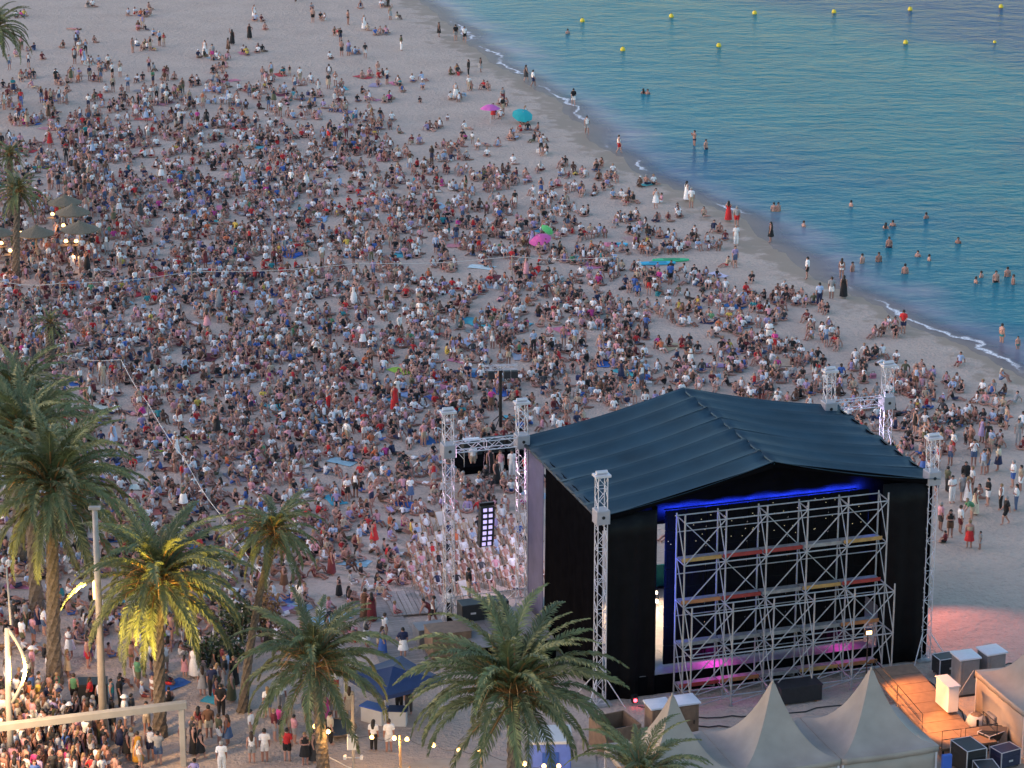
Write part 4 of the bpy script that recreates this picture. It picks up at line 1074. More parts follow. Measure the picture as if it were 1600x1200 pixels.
POSES['lying down'] = {k: (x, -(z - .9), .13 + (-y if 'toe' not in k else .05)) for k, (x, y, z) in lj.items()}
SEATED = {k for k in POSES if k.startswith('sitting')}

def seg_regions(j, C):
    best = np.full(len(C), 1e9); reg = np.zeros(len(C), int); tt = np.zeros(len(C))
    for i, (a, b_, r_) in enumerate(EDGES):
        A, B_ = np.array(j[a]), np.array(j[b_]); ra, rb_ = RAD[a.rstrip('LR') if a[:-1] in RAD else a], RAD[b_.rstrip('LR') if b_[:-1] in RAD else b_]
        d = B_ - A; t = np.clip(((C - A) @ d) / max(1e-9, d @ d), 0, 1)
        q = np.linalg.norm(C - A - t[:, None] * d, axis=1) / (ra + (rb_ - ra) * t)
        up = q < best; best = np.where(up, q, best); reg = np.where(up, i, reg); tt = np.where(up, t, tt)
    return reg, tt
RN = [e[2] for e in EDGES]
def covers(g, r, t):
    if g == 'tee': return (r == 'low' and t > .25) or r in ('mid', 'top', 'shoulder') or (r == 'uarm' and t < .75) or (r == 'neck' and t < .25)
    if g == 'long': return covers('tee', r, t) or r == 'uarm' or (r == 'farm' and t < .85)
    if g == 'tank': return (r == 'low' and t > .35) or r == 'mid' or (r == 'top') or (r == 'shoulder' and t < .45)
    if g == 'bikini': return (r == 'mid' and t > .55) or (r == 'top' and t < .5)
    if g == 'shorts': return (r == 'low' and t <= .45) or r == 'hips' or (r == 'thigh' and t < .72)
    if g == 'trousers': return covers('shorts', r, t) or r == 'thigh' or (r == 'shin' and t < .9)
    if g == 'swim': return (r == 'low' and t <= .3) or r == 'hips' or (r == 'thigh' and t < .25)
    if g == 'dress': return r in ('low', 'mid', 'top', 'hips') or (r == 'shoulder' and t < .5) or (r == 'thigh' and t < .7)
    if g == 'longdress': return covers('dress', r, t) or r == 'thigh' or (r == 'shin' and t < .6)
    if g == 'skirt': return (r == 'low' and t <= .5) or r == 'hips' or (r == 'thigh' and t < .8)
    return False
def body_mesh(pose, level):
    j = POSES[pose]; names = list(j)
    me = bpy.data.meshes.new('body'); me.from_pydata([j[k] for k in names], [(names.index(a), names.index(b_)) for a, b_, _ in EDGES], [])
    o = bpy.data.objects.new('body', me); COL.objects.link(o)
    m = o.modifiers.new('skin', 'SKIN'); m.use_smooth_shade = True
    if level: sb = o.modifiers.new('sub', 'SUBSURF'); sb.levels = level; sb.render_levels = level
    k_ = 1.12 if level else .80
    for i, nme in enumerate(names):
        r_ = RAD[nme[:-1] if nme[:-1] in RAD else nme] * k_
        me.skin_vertices[0].data[i].radius = (r_, r_)
        me.skin_vertices[0].data[i].use_root = (nme == 'pelvis')
    dg = bpy.context.evaluated_depsgraph_get()
    out = bpy.data.meshes.new_from_object(o.evaluated_get(dg))
    bpy.data.objects.remove(o); bpy.data.meshes.remove(me)
    out.name = 'body'
    return out
def hair_geo(pose, long_, n_=10, rows=6):
    j = POSES[pose]; hl, ht, up = Vector(j['headlow']), Vector(j['headtop']), Vector(j['upper'])
    ax = (ht - hl).normalized(); c = hl.lerp(ht, .72)
    fwd = Vector((0, -1, 0)) if pose != 'lying down' else Vector((0, 0, 1))
    fwd = (fwd - ax * fwd.dot(ax)).normalized(); sd = ax.cross(fwd)
    mb = MB(); vs, fs = [], []
    for i in range(rows + 1):
        th = R(112) * i / rows
        for k in range(n_):
            a = 2 * math.pi * k / n_
            f_ = math.cos(a)
            th2 = th * (1 - .42 * max(0, f_)) 
            vs.append(c + ax * (math.cos(th2) * .125) + (fwd * f_ * .118 + sd * math.sin(a) * .108) * math.sin(th2) - fwd * .012)
    for i in range(rows):
        for k in range(n_): fs.append((i * n_ + k, (i + 1) * n_ + k, (i + 1) * n_ + (k + 1) % n_, i * n_ + (k + 1) % n_))
    mb.add(vs, fs)
    if long_:
        top = c - fwd * .07; end = (up - ax * .12) - fwd * .15
        prof = [(top, .10, .06), (top.lerp(end, .45), .115, .055), (top.lerp(end, .8), .10, .045), (end, .05, .02)]
        vs, fs = [], []
        for (p, w_, d_) in prof:
            for k in range(6):
                a = 2 * math.pi * k / 6; vs.append(p + sd * math.cos(a) * w_ + fwd * math.sin(a) * d_)
        for i in range(3):
            for k in range(6): fs.append((i * 6 + k, i * 6 + (k + 1) % 6, (i + 1) * 6 + (k + 1) % 6, (i + 1) * 6 + k))
        fs.append((0, 1, 2, 3, 4, 5)[::-1]); fs.append(tuple(18 + k for k in range(6)))
        mb.add(vs, fs)
    return mb
def skirt_geo(pose, long_):
    if pose in SEATED or pose in ('lying down', 'bending forward'): return None
    hem = .16 if long_ else .50
    mb = MB(); n_ = 12; vs, fs = [], []
    prof = [(1.10, .165), (.95, .215), (.72, .25), (hem, .30 if not long_ else .31)]
    for i, (z, r_) in enumerate(prof):
        for k in range(n_):
            a = 2 * math.pi * k / n_; q = r_ * (1 + (.07 * math.sin(4 * a) * i / 3))
            vs.append((q * math.cos(a), q * math.sin(a) * .9 + .01, z))
    for i in range(3):
        for k in range(n_): fs.append((i * n_ + k, (i + 1) * n_ + k, (i + 1) * n_ + (k + 1) % n_, i * n_ + (k + 1) % n_))
    return mb.add(vs, fs)
BODY, CLS, GARM, HAIR = {}, {}, {}, {}
def get_body(pose):
    if pose not in BODY:
        me = body_mesh(pose, 1); me.materials.clear(); me.materials.append(M['skin'])
        n_ = len(me.polygons); C = np.empty(n_ * 3); me.polygons.foreach_get('center', C)
        BODY[pose] = me; CLS[pose] = seg_regions(POSES[pose], C.reshape(-1, 3))
    return BODY[pose]
OFF = dict(tee=.022, long=.022, tank=.016, bikini=.012, shorts=.026, trousers=.024, swim=.016, dress=.022, longdress=.022, skirt=.026)
GNAME = dict(tee='shirt', long='long_sleeved_shirt', tank='tank_top', bikini='bikini_top', shorts='shorts', trousers='trousers', swim='swimwear', dress='dress', longdress='long_dress', skirt='skirt')
def get_garment(pose, g):
    if (pose, g) not in GARM:
        me = get_body(pose); reg, tt = CLS[pose]
        mb = MB(); rm = {}
        vs, fs = [], []
        for p in me.polygons:
            if covers(g, RN[reg[p.index]], tt[p.index]):
                ids = []
                for v in p.vertices:
                    if v not in rm:
                        rm[v] = len(vs); vv = me.vertices[v]; vs.append(vv.co + vv.normal * OFF[g])
                    ids.append(rm[v])
                fs.append(tuple(ids))
        mb.add(vs, fs)
        if g in ('dress', 'longdress', 'skirt'):
            s = skirt_geo(pose, g == 'longdress')
            if s: mb.add(s.v, s.f)
        GARM[(pose, g)] = mb.mesh(GNAME[g], M['cloth'], True)
    return GARM[(pose, g)]
def get_hair(pose, long_):
    if (pose, long_) not in HAIR: HAIR[(pose, long_)] = hair_geo(pose, long_).mesh('hair', M['hair'], True)
    return HAIR[(pose, long_)]
HAT = {}
def get_hat(pose):
    if pose not in HAT:
        j = POSES[pose]; c = Vector(j['headtop'])
        HAT[pose] = MB().lathe([(.20, .02), (.205, .03), (.125, .045), (.115, .13), (.06, .155)], 14, c).mesh('hat', M['cloth'], True)
    return HAT[pose]
COLS = {'white': (.78, .77, .77), 'black': (.012, .012, .014), 'charcoal': (.05, .05, .055), 'grey': (.30, .30, .31), 'navy': (.018, .026, .075), 'pale blue': (.36, .45, .62), 'blue': (.05, .12, .38),
        'pink': (.62, .30, .34), 'magenta': (.50, .05, .24), 'red': (.50, .022, .025), 'maroon': (.14, .02, .025), 'beige': (.42, .33, .24), 'olive': (.11, .11, .06), 'teal': (.02, .22, .25), 'yellow': (.62, .44, .08), 'mustard': (.50, .25, .03),
        'lilac': (.34, .27, .46), 'orange': (.58, .15, .06), 'brown': (.12, .06, .035), 'green': (.10, .26, .13), 'denim': (.08, .13, .24), 'cream': (.58, .50, .38)}
SKINS = [(.47, .265, .21), (.40, .21, .165), (.35, .18, .14), (.29, .145, .11), (.43, .24, .19), (.21, .10, .07), (.10, .05, .035)]
HAIRS = {'dark': (.010, .008, .007), 'brown': (.040, .022, .012), 'fair': (.24, .15, .07), 'grey': (.26, .25, .24), 'reddish': (.10, .035, .015)}
TOPW = [('white', 40), ('black', 19), ('charcoal', 5), ('grey', 8), ('navy', 5), ('pale blue', 8), ('blue', 1.5), ('pink', 10), ('magenta', 1.3), ('red', 4.5), ('maroon', 5), ('beige', 6), ('olive', 1.5), ('teal', 1), ('yellow', .8), ('lilac', 6), ('orange', 1.2), ('brown', 3), ('green', .6)]
BOTW = [('black', 18), ('navy', 12), ('beige', 14), ('white', 12), ('denim', 16), ('grey', 10), ('olive', 5), ('maroon', 4), ('blue', 4), ('red', 3), ('brown', 4)]
def pick(w): return rnd.choices([a for a, _ in w], [b_ for _, b_ in w])[0]
def outfit(q=None):
    fem = rnd.random() < .5
    o = dict(skin=rnd.choice(SKINS[:5] * 5 + SKINS[5:]), hair=rnd.choices(list(HAIRS), [40, 30, 12, 13, 5])[0], long=fem and rnd.random() < .8, hat=None, tc=pick(TOPW), bc=pick(BOTW))
    if fem: o['top'], o['bot'] = rnd.choices([('tank', 'shorts'), ('tee', 'shorts'), ('dress', None), ('longdress', None), ('bikini', 'swim'), ('tank', 'trousers'), ('tee', 'skirt')], [22, 18, 22, 9, 12, 6, 8])[0]
    else: o['top'], o['bot'] = rnd.choices([('tee', 'shorts'), ('tee', 'trousers'), ('long', 'shorts'), (None, 'swim'), ('tank', 'shorts'), (None, 'shorts')], [50, 8, 9, 9, 10, 9])[0]
    if o['top'] == 'bikini': o['bc'] = o['tc']
    if o['bot'] and rnd.random() < .04: o['hat'] = rnd.choice(['white', 'cream', 'navy'])
    return o
GROUPS_LBL = {}
PEOPLE = []       # individuals made, for their labels
def person(x, y, th, pose, o, scale=1.0, z=None, label=None, group='people on the beach'):
    b_ = obj('person', get_body(pose), None, (x, y, gz(x, y) if z is None else z), th, scale)
    b_.color = (*o['skin'], 1)
    for g, c in ((o['top'], o['tc']), (o['bot'], o['bc'])):
        if g:
            q = obj(GNAME[g], get_garment(pose, g), b_); k = rnd.uniform(.85, 1.12); q.color = (*[v * k for v in COLS[c]], 1)
    q = obj('hair', get_hair(pose, o['long']), b_); q.color = (*HAIRS[o['hair']], 1)
    if o['hat']:
        q = obj('hat', get_hat(pose), b_); q.color = (*COLS[o['hat']], 1)
    tag(b_, label, 'person', group)
    if not label: PEOPLE.append((b_, x, y, pose, o))
    return b_
def gz(x, y):
    return float(sand_z(np.array([x]), np.array([y]), shore_d(np.array([x]), np.array([y])))[0])
STG = W(6, 14)
def face(x, y, f_):
    if f_ == 'A': d = (0, 1)
    elif f_ == 'C': d = (0, -1)
    elif f_ == 'R': d = (1, .2)
    elif f_ == 'L': d = (-1, .1)
    else: d = (STG.x - x, STG.y - y)
    return math.atan2(d[0], -d[1])

# people one can pick out in the photograph: foot pixel, pose, top, its colour, bottom, its colour, hair, long hair, facing, size, label
ST, FO, HI, UPP, WK, BK, RA, BE = 'standing', 'standing with arms folded', 'standing with a hand on the hip', 'holding both hands up', 'walking', 'standing with hands behind the back', 'raising one arm', 'bending forward'
CL, KN, LB, SD, DC, LY = 'sitting cross legged', 'sitting with knees drawn up', 'sitting leaning back on both hands', 'sitting with legs to one side', 'sitting back in a deck chair', 'lying down'
MAN = [
 (449, 1190, HI, 'tee', 'red', 'shorts', 'black', 'dark', 0, 'A', 1.05, 'person in bright red shirt and black shorts seen from behind'),
 (477, 1194, FO, 'dress', 'black', None, None, 'fair', 0, 'C', 1, 'person in short black dress with folded arms beside the bulb lit trunk'),
 (490, 1190, ST, 'longdress', 'charcoal', None, None, 'dark', 1, 'R', .97, 'person in long dark dress squeezed against the bulb lit trunk'),
 (414, 1191, ST, 'tee', 'white', 'shorts', 'white', 'dark', 0, 'A', 1.04, 'person in white tee and white shorts next to woman in patterned shorts'),
 (394, 1193, ST, 'tank', 'white', 'shorts', 'grey', 'brown', 1, 'A', .98, 'person with white top and grey patterned shorts between two white shirts'),
 (393, 1158, ST, 'tee', 'white', 'shorts', 'beige', 'dark', 0, 'R', 1, 'person in white tee and beige shorts below the palm frond tips'),
 (347, 1210, ST, 'tee', 'white', 'trousers', 'white', 'grey', 0, 'A', 1.02, 'grey haired person all in white, seen from behind near the goal frame'),
 (327, 1154, ST, 'tee', 'brown', 'shorts', 'cream', 'dark', 0, 'A', 1.05, 'person in dark brown tee and cream shorts seen from behind'),
 (311, 1152, ST, 'tank', 'maroon', 'shorts', 'beige', 'dark', 1, 'A', .97, 'long haired person in dark maroon top beside the brown tee'),
 (346, 1120, BK, 'tee', 'black', 'trousers', 'black', 'dark', 0, 'A', 1.05, 'person dressed fully in black behind the brown tee couple'),
 (343, 1166, ST, 'tee', 'olive', 'shorts', 'white', 'brown', 0, 'R', 1.02, 'person in olive tee and white shorts talking to an orange top'),
 (356, 1165, ST, 'tank', 'orange', 'skirt', 'denim', 'brown', 1, 'L', .97, 'person in orange top and denim skirt facing the olive tee'),
 (304, 1180, ST, 'longdress', 'black', None, None, 'brown', 0, 'R', .98, 'person in long black dress with short brown hair'),
 (314, 1188, WK, 'dress', 'black', None, None, 'dark', 1, 'R', .95, 'person in knee length black dress walking near the goal frame'),
 (304, 1058, ST, 'longdress', 'white', None, None, 'brown', 0, 'A', 1, 'person in long white dress standing next to a small child'),
 (289, 1058, ST, 'dress', 'pink', None, None, 'dark', 1, 'A', .72, 'child in pale pink dress beside the long white dress'),
 (332, 1089, ST, 'tee', 'navy', 'trousers', 'black', 'dark', 0, 'A', 1.03, 'person in navy tee and black trousers under the yellow fronds'),
 (317, 1087, ST, 'tee', 'grey', 'skirt', 'grey', 'brown', 1, 'A', .97, 'person in grey top and grey skirt beside the navy tee'),
 (352, 1074, ST, 'tee', 'black', 'trousers', 'grey', 'fair', 0, 'R', 1.03, 'person in black top and pale grey trousers by the dark shrub'),
 (366, 1072, ST, 'longdress', 'black', None, None, 'fair', 0, 'C', .98, 'fair haired person in long black dress by the dark shrub'),
 (386, 1106, ST, 'long', 'black', 'trousers', 'black', 'dark', 0, 'R', 1.03, 'person in black jacket and trousers beside the leaning palm base'),
 (419, 1122, ST, 'tee', 'white', 'shorts', 'denim', 'fair', 1, 'A', 1, 'person in white tee and denim shorts under green frond tips'),
 (440, 1112, ST, 'tee', 'white', 'trousers', 'grey', 'dark', 0, 'A', 1.02, 'person in white shirt and grey trousers half under the palm fronds'),
 (481, 1130, ST, 'long', 'charcoal', 'shorts', 'black', 'grey', 0, 'A', 1.04, 'person in charcoal long sleeves just behind the bulb lit palm'),
 (509, 1130, ST, 'longdress', 'magenta', None, None, 'dark', 1, 'R', .98, 'person in magenta dress near the sunken round mat'),
 (522, 1126, ST, 'tee', 'white', 'shorts', 'grey', 'dark', 0, 'A', 1.02, 'person in white tee and grey shorts by the sunken round mat'),
 (546, 1120, ST, 'tee', 'cream', 'skirt', 'beige', 'brown', 1, 'A', .98, 'person in cream top and beige skirt beside the thin camera pole'),
 (517, 1164, ST, 'tee', 'cream', 'trousers', 'black', 'dark', 0, 'R', 1.02, 'person in cream tee and black trousers lit by the bulbs'),
 (584, 1173, ST, 'tee', 'white', 'trousers', 'black', 'dark', 1, 'A', .98, 'long haired person in white top and black trousers below the gazebo'),
 (608, 1175, ST, 'tee', 'white', 'shorts', 'white', 'brown', 0, 'A', 1.04, 'person in white shirt and white shorts in front of the stall'),
 (624, 1112, FO, 'tee', 'black', 'trousers', 'black', 'brown', 0, 'C', 1, 'stall keeper in black standing under the gazebo, nearer its edge'),
 (639, 1116, ST, 'tee', 'black', 'trousers', 'charcoal', 'dark', 0, 'C', .98, 'stall keeper in black and charcoal at the dark gazebo side'),
 (571, 967, ST, 'longdress', 'brown', None, None, 'dark', 0, 'A', 1.05, 'person in long dark brown dress standing on the boardwalk edge'),
 (581, 972, ST, 'longdress', 'maroon', None, None, 'dark', 1, 'A', 1.02, 'person in long maroon dress on the boardwalk edge'),
 (602, 1004, ST, 'tee', 'white', 'shorts', 'beige', 'brown', 0, 'R', 1, 'person in white tee and beige shorts on the boardwalk'),
 (598, 1025, ST, 'longdress', 'blue', None, None, 'brown', 1, 'R', .98, 'person in long royal blue dress on the boardwalk'),
 (592, 1024, ST, 'tee', 'beige', 'shorts', 'brown', 'dark', 0, 'R', .72, 'child in beige beside the royal blue dress'),
 (630, 1028, HI, 'tee', 'navy', 'skirt', 'white', 'dark', 0, 'A', 1, 'person with dark navy top and white skirt, hand on hip'),
 (678, 977, WK, 'tank', 'white', 'shorts', 'black', 'dark', 0, 'L', 1, 'person in white tank and black shorts at the outer tower foot'),
 (671, 974, BE, 'dress', 'maroon', None, None, 'dark', 0, 'L', .98, 'person in maroon bending beside the outer tower foot'),
 (703, 966, ST, 'tee', 'white', 'trousers', 'black', 'dark', 0, 'A', 1, 'person in white top and black trousers inside the tower outriggers'),
 (216, 1192, ST, 'longdress', 'mustard', None, None, 'brown', 0, 'A', .98, 'person in long mustard yellow dress'),
 (207, 1187, ST, 'dress', 'cream', None, None, 'fair', 0, 'A', 1, 'person in pale cream dress beside the mustard dress'),
 (199, 1188, ST, 'dress', 'black', None, None, 'dark', 1, 'R', .97, 'person in slim black dress beside the pale cream dress'),
 (236, 1187, ST, 'tank', 'white', 'shorts', 'navy', 'dark', 0, 'A', 1.03, 'person in white tank and navy shorts by the mustard dress'),
 (248, 1196, UPP, 'tee', 'grey', 'shorts', 'denim', 'dark', 0, 'A', 1.06, 'person in grey tee and denim shorts lifting both hands'),
 (230, 1146, BK, 'tee', 'cream', 'shorts', 'beige', 'dark', 0, 'C', 1, 'person in cream shirt standing just past the crossbar'),
 (196, 1138, ST, 'tee', 'white', 'shorts', 'white', 'dark', 0, 'R', 1.03, 'person in white tee, white shorts and cap beside the lamp pole'),
 (207, 1133, ST, 'tee', 'charcoal', 'shorts', 'maroon', 'dark', 0, 'R', 1, 'person in charcoal tee and maroon shorts by the white cap wearer'),
 (139, 1139, ST, 'longdress', 'brown', None, None, 'dark', 1, 'A', 1, 'person in brown patterned long dress near the lamp pole'),
 (117, 1103, ST, 'tank', 'green', 'shorts', 'black', 'brown', 0, 'A', 1.05, 'person in sage green vest and black shorts seen from behind'),
 (175, 1109, ST, 'tank', 'teal', 'shorts', 'denim', 'dark', 0, 'R', 1, 'person in teal vest and denim shorts right by the lamp pole'),
 (188, 1106, ST, 'tee', 'black', 'trousers', 'black', 'dark', 0, 'R', 1.02, 'person in black beside the teal vest'),
 (62, 1112, ST, 'tee', 'yellow', 'shorts', 'beige', 'grey', 0, 'R', 1, 'grey haired person in yellow shirt lit by the bow armed lamp'),
 (24, 986, ST, 'tee', 'black', 'trousers', 'charcoal', 'dark', 0, 'R', 1.03, 'person in black tee beyond the bow armed lamp'),
 (59, 986, ST, 'dress', 'navy', None, None, 'brown', 1, 'R', .97, 'person in navy dress by the thick palm trunk'),
 (69, 992, ST, 'tee', 'white', 'shorts', 'denim', 'brown', 1, 'R', .97, 'person in white tee and denim shorts by the thick palm trunk'),
 (78, 985, ST, 'dress', 'pink', None, None, 'dark', 1, 'R', .85, 'young person in pink dress by the thick palm trunk'),
 (41, 985, ST, 'tee', 'grey', 'trousers', 'olive', 'dark', 0, 'R', 1.02, 'person in grey tee and olive trousers beyond the bow armed lamp'),
 (209, 1027, WK, 'bikini', 'maroon', 'swim', 'maroon', 'dark', 1, 'L', 1, 'person in maroon swimwear walking under the yellow fronds'),
 (1521, 728, UPP, 'tee', 'white', 'shorts', 'denim', 'dark', 0, 'C', 1.03, 'person in white tee and denim shorts hands at chest, farther up the sand'),
 (1559, 736, ST, 'tee', 'cream', 'skirt', 'navy', 'brown', 0, 'L', 1, 'person in cream blouse and long navy skirt'),
 (1582, 762, FO, 'tee', 'white', 'shorts', 'blue', 'grey', 0, 'L', 1.05, 'person in white tee and blue shorts, arms folded, on empty sand'),
 (1594, 768, ST, 'tee', 'beige', 'shorts', 'white', 'dark', 0, 'L', 1, 'person in beige tee and white shorts at the sand edge'),
 (1487, 786, FO, 'tee', 'white', 'trousers', 'white', 'dark', 0, 'C', 1.03, 'person in white top and white trousers, arms folded, near the seaward tower'),
 (1504, 783, ST, 'tee', 'grey', 'shorts', 'grey', 'brown', 0, 'C', 1.04, 'person in pale grey tee and grey shorts near the seaward tower'),
 (1512, 785, ST, 'longdress', 'white', None, None, 'fair', 1, 'R', .98, 'fair person in long white dress near the seaward tower'),
 (1523, 805, ST, 'longdress', 'cream', None, None, 'dark', 1, 'R', 1, 'person in long cream dress with dark hair near the seaward tower'),
 (1543, 791, FO, 'tee', 'black', 'shorts', 'white', 'dark', 0, 'L', 1.05, 'person in black tee and white shorts, arms folded'),
 (1563, 797, ST, 'tank', 'white', 'trousers', 'black', 'fair', 0, 'L', .98, 'fair person in white vest and loose black trousers'),
 (1571, 820, WK, 'tee', 'black', 'shorts', 'black', 'grey', 0, 'L', 1.06, 'person in black tee and black shorts striding over empty sand'),
 (1587, 798, FO, 'tee', 'white', 'trousers', 'denim', 'dark', 1, 'L', 1, 'person in white top and blue jeans on the empty sand'),
 (1469, 830, ST, 'tee', 'pink', 'shorts', 'charcoal', 'grey', 0, 'R', 1.05, 'person in pink shirt and dark shorts beside the seaward tower'),
 (1484, 840, FO, 'tank', 'black', 'shorts', 'brown', 'dark', 1, 'C', 1.02, 'person in black top and brown shorts beside the pink shirt'),
 (1500, 834, ST, 'tee', 'white', 'shorts', 'maroon', 'brown', 0, 'R', 1.04, 'person in white tee and maroon shorts turning to the red skirt'),
 (1514, 856, ST, 'bikini', 'beige', 'skirt', 'red', 'fair', 0, 'A', 1.03, 'person with bare back and red skirt on the empty sand'),
 (1518, 812, BE, 'tee', 'green', 'shorts', 'beige', 'fair', 0, 'L', .95, 'person in pale green tee stooping behind the red skirt'),
 (1531, 858, ST, 'tee', 'grey', 'shorts', 'grey', 'dark', 0, 'L', .66, 'small child in grey on the empty sand beside the red skirt'),
 (1476, 847, CL, 'tee', 'maroon', 'shorts', 'black', 'dark', 0, 'L', .8, 'child in dark red sitting on sand at the group of standing people'),
 (1508, 762, ST, 'long', 'black', 'trousers', 'black', 'brown', 0, 'C', 1, 'person in black cardigan behind the pale grey tee'),
 (1480, 770, ST, 'tee', 'olive', 'trousers', 'charcoal', 'dark', 0, 'R', 1, 'person in olive and charcoal directly behind the seaward tower'),
 (1536, 742, ST, 'tank', 'pale blue', 'shorts', 'grey', 'dark', 1, 'C', .97, 'person in pale blue vest and grey shorts by the seated crowd'),
 (1543, 740, ST, 'bikini', 'orange', 'shorts', 'denim', 'brown', 1, 'L', .97, 'person in orange bikini top and denim shorts by the seated crowd'),
 (739, 735, ST, 'tee', 'white', 'shorts', 'beige', 'dark', 0, 'C', 1, 'person in white tee standing just behind the lattice beam'),
 (733, 963, ST, 'tee', 'black', 'trousers', 'beige', 'dark', 0, 'R', 1.02, 'stage hand in black tee and beige trousers by the black subwoofers'),
 (782, 745, ST, 'tank', 'pink', 'trousers', 'white', 'brown', 1, 'C', 1, 'person in pink top and white trousers at the mixing riser'),
 (800, 745, ST, 'tee', 'white', 'trousers', 'white', 'dark', 0, 'C', 1.02, 'person in white beside the roof corner tower at the mixing riser'),
 (766, 742, ST, 'longdress', 'black', None, None, 'dark', 0, 'C', 1, 'person in black long dress at the mixing riser'),
 (838, 746, ST, 'long', 'black', 'trousers', 'black', 'brown', 0, 'C', 1.05, 'person in black long sleeves next to the dark roof corner'),
 (617, 642, ST, 'longdress', 'red', None, None, 'brown', 1, 'S', 1.1, 'person in bright red long dress standing amid the seated crowd'),
 (363, 70, RA, 'longdress', 'black', None, None, 'dark', 1, 'A', 1, 'person in long black dress with raised arm on the empty upper sand'),
 (390, 61, HI, 'longdress', 'black', None, None, 'brown', 0, 'C', 1, 'person in long black dress, hand on hip, on the empty upper sand'),
 (357, 83, ST, 'dress', 'brown', None, None, 'dark', 1, 'R', .98, 'person in brown dress below the two long black dresses'),
 (489, 35, ST, None, 'white', 'shorts', 'black', 'dark', 0, 'C', 1, 'bare chested person in black shorts highest on the empty sand'),
 (332, 93, ST, 'tee', 'grey', 'shorts', 'magenta', 'dark', 0, 'C', 1, 'person in grey tee and bright pink shorts on the upper sand'),
 (129, 98, ST, 'tee', 'magenta', 'shorts', 'maroon', 'brown', 0, 'C', 1, 'person in magenta tee on the upper sand near the far palm'),
 (117, 100, ST, 'tank', 'grey', 'shorts', 'charcoal', 'dark', 1, 'C', 1, 'person in grey vest beside the magenta tee'),
 (534, 88, FO, None, 'white', 'shorts', 'charcoal', 'dark', 0, 'C', 1.02, 'bare chested person with folded arms and charcoal shorts on upper sand'),
 (544, 39, ST, None, 'white', 'swim', 'black', 'brown', 0, 'R', 1, 'bare chested person in black trunks near the top of the beach'),
 (627, 79, ST, 'tee', 'olive', 'trousers', 'white', 'dark', 0, 'R', 1, 'person in olive top and white trousers crossing the upper sand'),
 (712, 62, ST, 'tee', 'black', 'shorts', 'grey', 'dark', 0, 'A', 1.05, 'person in black tee and grey shorts where sand meets sea'),
 (726, 64, WK, 'tee', 'white', 'shorts', 'black', 'dark', 0, 'C', 1, 'person in white tee and black shorts walking where sand meets sea'),
 (686, 57, ST, 'dress', 'black', None, None, 'brown', 0, 'R', .97, 'person in short black dress on the upper sand near the sea'),
 (732, 118, ST, 'long', 'black', 'trousers', 'black', 'brown', 1, 'L', 1, 'person in black standing on damp sand'),
 (751, 112, ST, 'tank', 'black', 'skirt', 'grey', 'dark', 0, 'R', .9, 'person in black vest and grey skirt on damp sand'),
 (822, 125, WK, 'dress', 'charcoal', None, None, 'dark', 1, 'R', 1, 'person in charcoal dress paddling at the waterline'),
 (833, 134, WK, 'tee', 'white', 'shorts', 'navy', 'dark', 0, 'R', 1.03, 'person in white tee and navy shorts paddling at the waterline'),
 (896, 163, WK, 'tee', 'black', 'shorts', 'white', 'dark', 0, 'A', 1.03, 'person in black tee and white shorts wading in the foam'),
 (917, 208, WK, 'tank', 'white', 'shorts', 'grey', 'dark', 0, 'C', 1.05, 'person in white vest and grey shorts walking along the waterline'),
 (967, 237, WK, 'tank', 'white', 'shorts', 'red', 'brown', 0, 'R', 1, 'person in white vest and red shorts at the waterline'),
 (1138, 344, UPP, 'longdress', 'red', None, None, 'dark', 1, 'A', 1.03, 'person in long red dress with both hands up at the waterline'),
 (1151, 353, ST, 'tee', 'grey', 'shorts', 'red', 'grey', 0, 'A', 1.05, 'person in grey tee and red shorts beside the long red dress'),
 (1150, 382, ST, 'tee', 'white', 'trousers', 'white', 'grey', 0, 'C', 1, 'person all in white below the red dress at the waterline'),
 (1073, 312, ST, 'longdress', 'white', None, None, 'dark', 1, 'R', 1.02, 'person in long white dress at the water edge'),
 (1080, 324, ST, 'tee', 'white', 'shorts', 'beige', 'grey', 0, 'A', 1.06, 'person in white shirt and beige shorts at the water edge'),
 (1204, 376, ST, 'dress', 'black', None, None, 'dark', 1, 'L', 1, 'person in short black dress at the water edge'),
 (1280, 477, ST, 'tee', 'pale blue', 'trousers', 'navy', 'dark', 0, 'A', 1.05, 'person in pale blue shirt and navy trousers near the water'),
 (1318, 464, ST, 'longdress', 'black', None, None, 'dark', 1, 'A', 1.05, 'person in long black dress by the foam line'),
 (1299, 466, ST, 'tee', 'grey', 'shorts', 'white', 'brown', 0, 'A', 1.03, 'person in grey tee and white shorts by the foam line'),
 (1411, 520, BK, 'tee', 'red', 'shorts', 'navy', 'dark', 0, 'A', 1.06, 'person in bright red tee close to the foam line'),
 (1261, 434, ST, 'tee', 'white', 'shorts', 'black', 'dark', 0, 'L', 1.04, 'person in white tee and black shorts on sand near bathers'),
 (1315, 432, ST, 'bikini', 'white', 'swim', 'white', 'brown', 1, 'A', 1, 'person in white bikini at the foam line'),
 (1201, 538, FO, 'tee', 'white', 'shorts', 'white', 'grey', 0, 'S', 1.05, 'person in white shirt and white shorts standing in the seated crowd'),
 (1047, 446, ST, 'tee', 'blue', 'shorts', 'black', 'dark', 0, 'A', 1.05, 'person in blue tee and black shorts below the paddle boards'),
]
prng = random.Random(5)
taken = []
